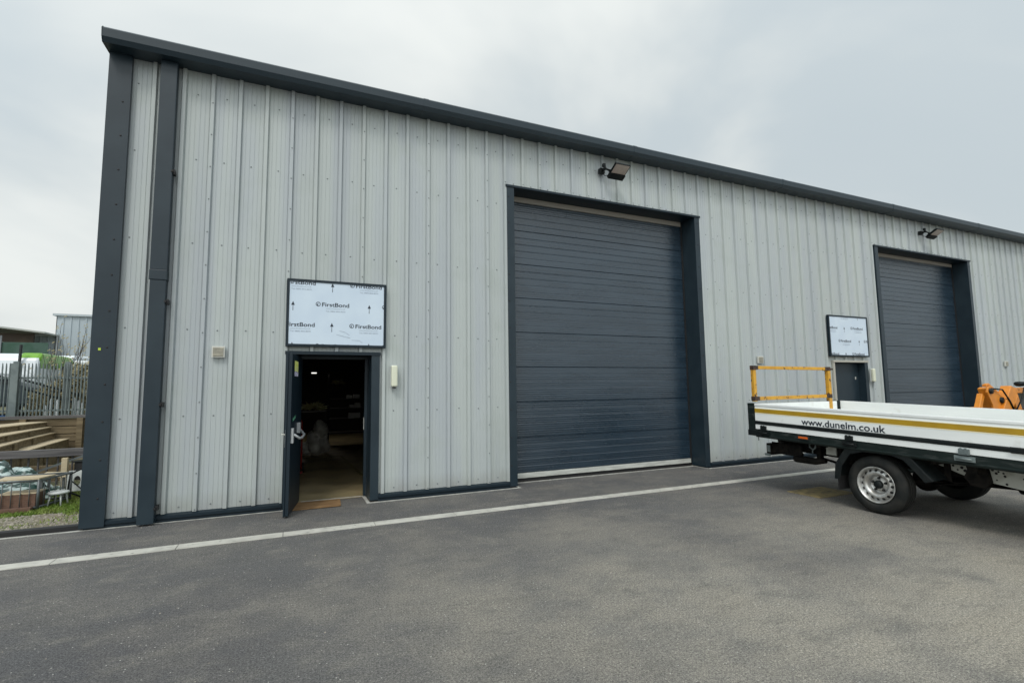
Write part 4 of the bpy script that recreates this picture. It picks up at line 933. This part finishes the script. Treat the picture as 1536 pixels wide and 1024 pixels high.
tag(MB().box(-7.02, -6.86, 17.9, 17.96, .95, 2.44).build('gate_post', m_galv), 'wide flat grey steel post standing in front of the palisade fence', 'post')
# vehicles beyond the fence
def van(name, o3, label, cat, body, upper, rz, L_=4.8, hh_=2.45, car=False):
    s = thing(name, o3, label, cat); o_ = Vector(o3)
    if car: pr = [(-L_/2, .3), (-L_/2, .85), (-L_/2+.2, .98), (-L_/2+.7, hh_), (L_/2-2.0, hh_), (L_/2-1.15, .98), (L_/2-.15, .80), (L_/2, .6), (L_/2, .3)]
    else: pr = [(-L_/2, .35), (-L_/2, 1.3), (-L_/2+.12, hh_-.15), (-L_/2+.35, hh_), (L_/2-1.5, hh_), (L_/2-1.2, hh_-.12), (L_/2-.75, 1.25), (L_/2-.1, 1.05), (L_/2, .8), (L_/2, .35)]
    MB().prism([(o_.x+a, o_.z+b) for a, b in pr], 'y', o_.y-.90, o_.y+.90).build('body', body, s, bevel=.09)
    if upper: MB().prism([(o_.x+a, o_.z+b) for a, b in [(-L_/2+.08, hh_-.55), (-L_/2+.14, hh_-.12), (-L_/2+.36, hh_+.03), (L_/2-1.5, hh_+.03), (L_/2-1.2, hh_-.1), (L_/2-1.0, hh_-.55)]], 'y', o_.y-.915, o_.y-.32).build('painted_roof', upper, s, bevel=.10)
    w0, w1 = (1.0, hh_-.08) if car else (hh_-.85, hh_-.35)
    MB().prism([(o_.x+a, o_.z+b) for a, b in [(L_/2-2.3, w0), (L_/2-2.3, w1), (L_/2-1.75, w1), (L_/2-1.35, w0)]], 'y', o_.y-.935, o_.y+.935).build('side_window', m_glass, s)
    for xx in (-L_/2+.8, L_/2-.8):
        for yy in (-.93, .75): MB().lathe([(0, .001), (0, .33), (.2, .33), (.2, .001)], (o_.x+xx, o_.y+yy, o_.z+.33), 'y', 20).build('wheel', m_tyre, s)
    s.rotation_euler = (0, 0, rz); return s
van('lime_van', (-8.56, 23.3, .93), 'white van with a lime green roof, parked end-on behind the palisade fence', 'van', m_vwhite, m_green, R(90), 4.2, 2.0)
van('white_van', (-8.55, 28.5, .93), 'plain white van just behind the lime roofed one, only its upper part showing', 'van', m_vwhite, None, R(70), 4.4, 2.25)
van('parked_car', (-8.3, 20.6, .93), 'dark blue-grey car close behind the palisade fence, its bonnet sloping right', 'car', mat('dark_car_paint', (.03, .045, .055), .3), None, R(4), 4.1, 1.32, True)
pk = thing('white_pickup', (-7.2, 24.6, .93), 'white pickup cab with a dark rear window, behind the bare shrub', 'pickup')
MB().prism([(-8.5, 1.3), (-8.3, 2.0), (-7.95, 2.15), (-7.75, 2.72), (-7.6, 2.84), (-5.9, 2.84), (-5.7, 2.1), (-5.2, 2.0), (-5.2, 1.3)], 'y', 24.0, 25.6).build('body', m_vwhite, pk, bevel=.05)
MB().prism([(-7.35, 2.2), (-7.35, 2.68), (-6.9, 2.68), (-6.9, 2.2)], 'y', 23.985, 23.999).prism([(-6.45, 2.3), (-6.45, 2.66), (-6.1, 2.66), (-6.05, 2.3)], 'y', 23.985, 23.999).build('window', m_glass, pk)
for xx in (-8.0, -5.8): MB().lathe([(0, .001), (0, .36), (.2, .36), (.2, .001)], (xx, 23.95, 1.29), 'y', 20).build('wheel', m_tyre, pk)
# leaning ladder in front of the dark car
ld = thing('leaning_ladder', (-6.2, 18.6, .93), 'dark pole ladder leaning low behind the palisade fence', 'ladder')
MB().bar((-7.0, 18.6, 2.0), (-5.7, 18.6, 1.55), .03, .05).bar((-7.0, 18.6, 1.75), (-5.7, 18.6, 1.3), .03, .05).build('side_rail', m_black, ld)
for k in range(6): MB().bar((-6.9+k*.23, 18.6, 1.96-k*.08), (-6.9+k*.23, 18.6, 1.73-k*.08), .02, .02).build('rung', m_black, ld)
for (xx, h_, lb) in ((-6.38, .35, 'leftmost and shortest'), (-6.25, .55, 'second from the left'), (-6.12, .50, 'third from the left'), (-5.99, .62, 'fourth from the left'), (-5.74, .55, 'third from the right'), (-5.64, .47, 'second from the right'), (-5.54, .42, 'rightmost')):
    tag(MB().prism([(xx-.028, .94), (xx+.028, .94), (xx+.028, .94+h_-.05), (xx, .94+h_), (xx-.028, .94+h_-.05)], 'y', 18.3, 18.33).build('white_stake', m_vwhite, None, org=(xx, 18.3, .94)), lb+' of the white painted stakes standing behind the palisade fence', 'stake', 'white stakes behind the fence')
oc = thing('orange_canister', (-4.6, 17.3, .93), 'small yellow-orange canister on the ledge by the warehouse corner', 'canister')
MB().box(-4.95, -4.72, 17.2, 17.4, .93, 1.24).build('can_body', mat('canister_orange', (.62, .36, .05), .5), oc, bevel=.02); MB().tube([(-4.83, 17.3, 1.24), (-4.83, 17.3, 1.30)], .03).build('can_cap', m_black, oc)
bt = thing('blue_tub', (-7.2, 17.2, .93), 'blue plastic tub with yellow contents at the foot of the palisade fence', 'tub')
MB().box(-7.75, -6.85, 17.0, 17.4, .93, 1.05).build('tub_body', mat('tub_blue', (.03, .12, .35), .5), bt, bevel=.01); MB().box(-7.6, -7.1, 17.05, 17.35, 1.051, 1.14).build('yellow_sack', mat('sack_yellow', (.4, .42, .08), .6), bt, bevel=.02)
# bare shrub
def shrub():
    s = thing('bare_shrub', (-5.7, 19.3, .93), 'bare upright shrub with tangled olive-brown leaves, behind the palisade fence', 'shrub')
    rnd = random.Random(11); st_ = MB(); lv = MB()
    def grow(p, d, L_, r, dep):
        n = 4; pts = [p]; cur = p.copy()
        for i in range(n):
            d = (d+Vector((rnd.uniform(-.14, .14), rnd.uniform(-.14, .14), rnd.uniform(-.02, .12)))).normalized(); cur = cur+d*L_/n; pts.append(cur.copy())
        st_.tube(pts, [r*(1-.7*i/n) for i in range(n+1)], 4, 0, False)
        if dep > 0:
            for _ in range(3):
                k = rnd.randint(1, n); grow(pts[k], (d+Vector((rnd.uniform(-.6, .6), rnd.uniform(-.6, .6), rnd.uniform(0, .4)))).normalized(), L_*rnd.uniform(.3, .5), r*.5, dep-1)
        if dep == 0:
            for _ in range(2):
                q = pts[-1]+Vector((rnd.uniform(-.03, .03),)*3); lv.add([q, q+Vector((.03, 0, .02)), q+Vector((.03, .01, .05)), q+Vector((0, .01, .04))], [(0, 1, 2, 3)])
    for k in range(17):
        x0 = -6.9+rnd.uniform(0, 2.0); a = rnd.uniform(-.42, .42)
        grow(Vector((-6.35+(x0+6.35)*.6, 19.3+rnd.uniform(-.3, .3), .93)), Vector((a, rnd.uniform(-.15, .15), 1)).normalized(), rnd.uniform(1.5, 2.35), .017, 2)
    st_.build('branches', m_bark, s, fix=False)
    for _ in range(9500):
        x_ = rnd.uniform(-7.0, -4.3); top = 2.35+.15*math.sin(x_*5)+(x_+5.6)*.06
        if x_ < -6.3: top -= (-6.3-x_)*.9
        z_ = .95+(top-.95)*rnd.random()**.75; q = Vector((x_, 19.3+rnd.gauss(0, .28), z_)); a = Vector((rnd.uniform(-1, 1), rnd.uniform(-1, 1), rnd.uniform(-1, 1))).normalized()*.04; b = Vector((rnd.uniform(-1, 1), rnd.uniform(-1, 1), rnd.uniform(-1, 1))).normalized()*.028
        lv.add([q-a, q-b, q+a, q+b], [(0, 1, 2, 3)])
    lv.build('leaves', m_leaf, s, fix=False)
shrub()
# windbreak mesh fence and buildings far behind
wbk = thing('windbreak_fence', (-12, 36, .93), 'dark green mesh windbreak fence in front of the far buildings', 'fence')
c = MB(); 
for k in range(60):
    x_ = -30+k*.45
    c.add([(x_, 36, .9), (x_+.44, 36, .9), (x_+.44, 36, 4.35+.05*math.sin(k)), (x_, 36, 4.35+.05*math.sin(k*1.3))], [(0, 1, 2, 3)])
c.build('mesh_panel', m_mesh, wbk, fix=False) if False else None
MB().box(-30, -12.6, 36, 36.03, .9, 4.45).build('mesh_panel', m_mesh, wbk)
for k in range(8): MB().tube([(-29+k*2.4, 35.95, .9), (-29+k*2.4, 35.95, 4.8)], .04).build('post', m_tube, wbk)
tag(MB().tube([(-8.15, 21.2, .9), (-8.1, 21.2, 3.2)], .04, 6).build('steel_pole', m_black), 'single dark upright pole in front of the white van', 'pole')
fw_ = thing('distant_warehouse', (-16, 52, .9), 'tall pale blue-grey metal shed on the skyline beyond the fences', 'warehouse')
c = MB(); 
def ribbed(mb, x0, x1, y, z0, z1, p=.5):
    x_ = x0
    while x_ < x1-.01:
        e_ = min(x_+p, x1); mb.add([(x_, y, z0), (x_+p*.7, y, z0), (x_+p*.8, y-.05, z0), (e_, y-.05, z0), (e_, y, z0), (x_, y, z1), (x_+p*.7, y, z1), (x_+p*.8, y-.05, z1), (e_, y-.05, z1), (e_, y, z1)], [(0, 1, 6, 5), (1, 2, 7, 6), (2, 3, 8, 7), (3, 4, 9, 8)]); x_ = e_
ribbed(c, -17.8, -9, 52, .5, 7.95); c.box(-17.8, -17.75, 52, 66, .5, 7.95); c.build('shed_wall', m_bldg, fw_, fix=False)
MB().box(-18.0, -9, 51.8, 66, 7.95, 8.12).build('shed_roof', mat('shed_roof_pale', (.42, .47, .5), .5), fw_)
MB().box(-15.35, -15.2, 51.75, 51.9, .6, 7.9).build('downpipe', mat('pale_pipe', (.55, .58, .6), .5), fw_)
c = MB(); ribbed(c, -19.2, -17.82, 52.1, .5, 6.25); c.build('side_bay', m_bldg, fw_, fix=False)
MB().box(-19.3, -17.82, 51.9, 60, 6.25, 6.4).box(-19.3, -19.15, 51.9, 52.05, .5, 6.24).build('bay_trim', mat('bay_trim_pale', (.55, .6, .62), .5), fw_)
bn = thing('brown_barn', (-22, 50, .9), 'dark rust-brown open barn with a shallow pale roof edge, far left', 'barn')
MB().box(-40, -18.6, 50.5, 50.7, .5, 6.30).build('barn_wall', m_barn, bn)
MB().prism([(-40, 6.55), (-20.5, 6.62), (-17.6, 6.25), (-17.6, 6.37), (-20.5, 6.74), (-40, 6.67)], 'y', 49.5, 62).build('barn_roof', mat('barn_roof_edge', (.38, .40, .38), .6), bn)
MB().bar((-21.5, 50.3, 6.0), (-18.6, 50.3, 4.9), .05, .10).bar((-40, 50.3, 8), (-21.5, 50.3, 6.0), .05, .10).build('sloping_brace', m_chas, bn)
# distant hedge line so the horizon is not bare
hg = MB(); rnd = random.Random(5)
for k in range(1800):
    x_ = rnd.uniform(-130, -20); y_ = 95+rnd.uniform(0, 4); z_ = rnd.uniform(0, 5.2+1.5*math.sin(x_*.13)); q = Vector((x_, y_, z_)); a = Vector((rnd.uniform(-1, 1), 0, rnd.uniform(-1, 1)))*.8; b = Vector((rnd.uniform(-1, 1), .3, rnd.uniform(-1, 1)))*.7
    hg.add([q-a, q-b, q+a, q+b], [(0, 1, 2, 3)])
tag(hg.build('far_hedge', mat('far_hedge_green', (.07, .09, .05), .9), fix=False), kind='stuff', label='dark green hedge line along the far horizon', cat='hedge')

# ------------------------------------------------------------------ grass and gravel by the corner
gr = MB(); rnd = random.Random(21)
for _ in range(22000):
    x_ = rnd.uniform(-4.6, -2.3); y_ = rnd.uniform(8.55, 10.6) if rnd.random() < .93 else rnd.uniform(8.0, 8.9)
    if math.sin(x_*3.1+y_*1.7)+math.sin(y_*4.3-x_*2) < -1.1: continue
    h_ = rnd.uniform(.012, .042); a = rnd.uniform(0, 6.28); w_ = .007; dx, dy = math.cos(a)*w_, math.sin(a)*w_; lx, ly = rnd.uniform(-.03, .03), rnd.uniform(-.03, .03)
    gr.add([(x_-dx, y_-dy, .012), (x_+dx, y_+dy, .012), (x_+lx, y_+ly, .012+h_)], [(0, 1, 2)])
tag(gr.build('grass', m_grassb, fix=False), 'short patchy green grass around the cage and chairs', 'grass', kind='stuff')
gv = MB()
for _ in range(2600):
    x_ = rnd.uniform(-6.0, -2.26); y_ = rnd.uniform(7.86, 8.72); r_ = rnd.uniform(.006, .022); a = rnd.uniform(0, 3); ca, sa = math.cos(a)*r_, math.sin(a)*r_; z_ = .012
    gv.add([(x_+ca, y_+sa, z_), (x_-sa, y_+ca, z_), (x_-ca, y_-sa, z_), (x_+sa, y_-ca, z_), (x_+ca*.2, y_+sa*.2, z_+r_*.8)], [(0, 1, 4), (1, 2, 4), (2, 3, 4), (3, 0, 4)])
tag(gv.build('gravel', m_stone, fix=False), 'loose pale gravel scattered along the black kerb', 'gravel', kind='stuff')

gt2 = MB()
for _ in range(2600):
    if rnd.random() < .45: x_ = rnd.uniform(-2.0, 20); y_ = 7.46-abs(rnd.gauss(0, .10))
    else: x_ = rnd.uniform(-4, 12); y_ = rnd.uniform(1.2, 7.4)
    r_ = rnd.uniform(.002, .0055)*(1 if rnd.random() < .93 else 1.7); a = rnd.uniform(0, 3); ca, sa = math.cos(a)*r_, math.sin(a)*r_
    gt2.add([(x_+ca, y_+sa, 0), (x_-sa, y_+ca, 0), (x_-ca, y_-sa, 0), (x_+sa, y_-ca, 0), (x_+ca*.2, y_+sa*.2, r_*.9)], [(0, 1, 4), (1, 2, 4), (2, 3, 4), (3, 0, 4)])
tag(gt2.build('loose_grit', m_stone, fix=False), 'loose pale grit scattered over the asphalt yard', 'grit', kind='stuff')

for o in bpy.data.objects:
    if '_org' in o: del o['_org']
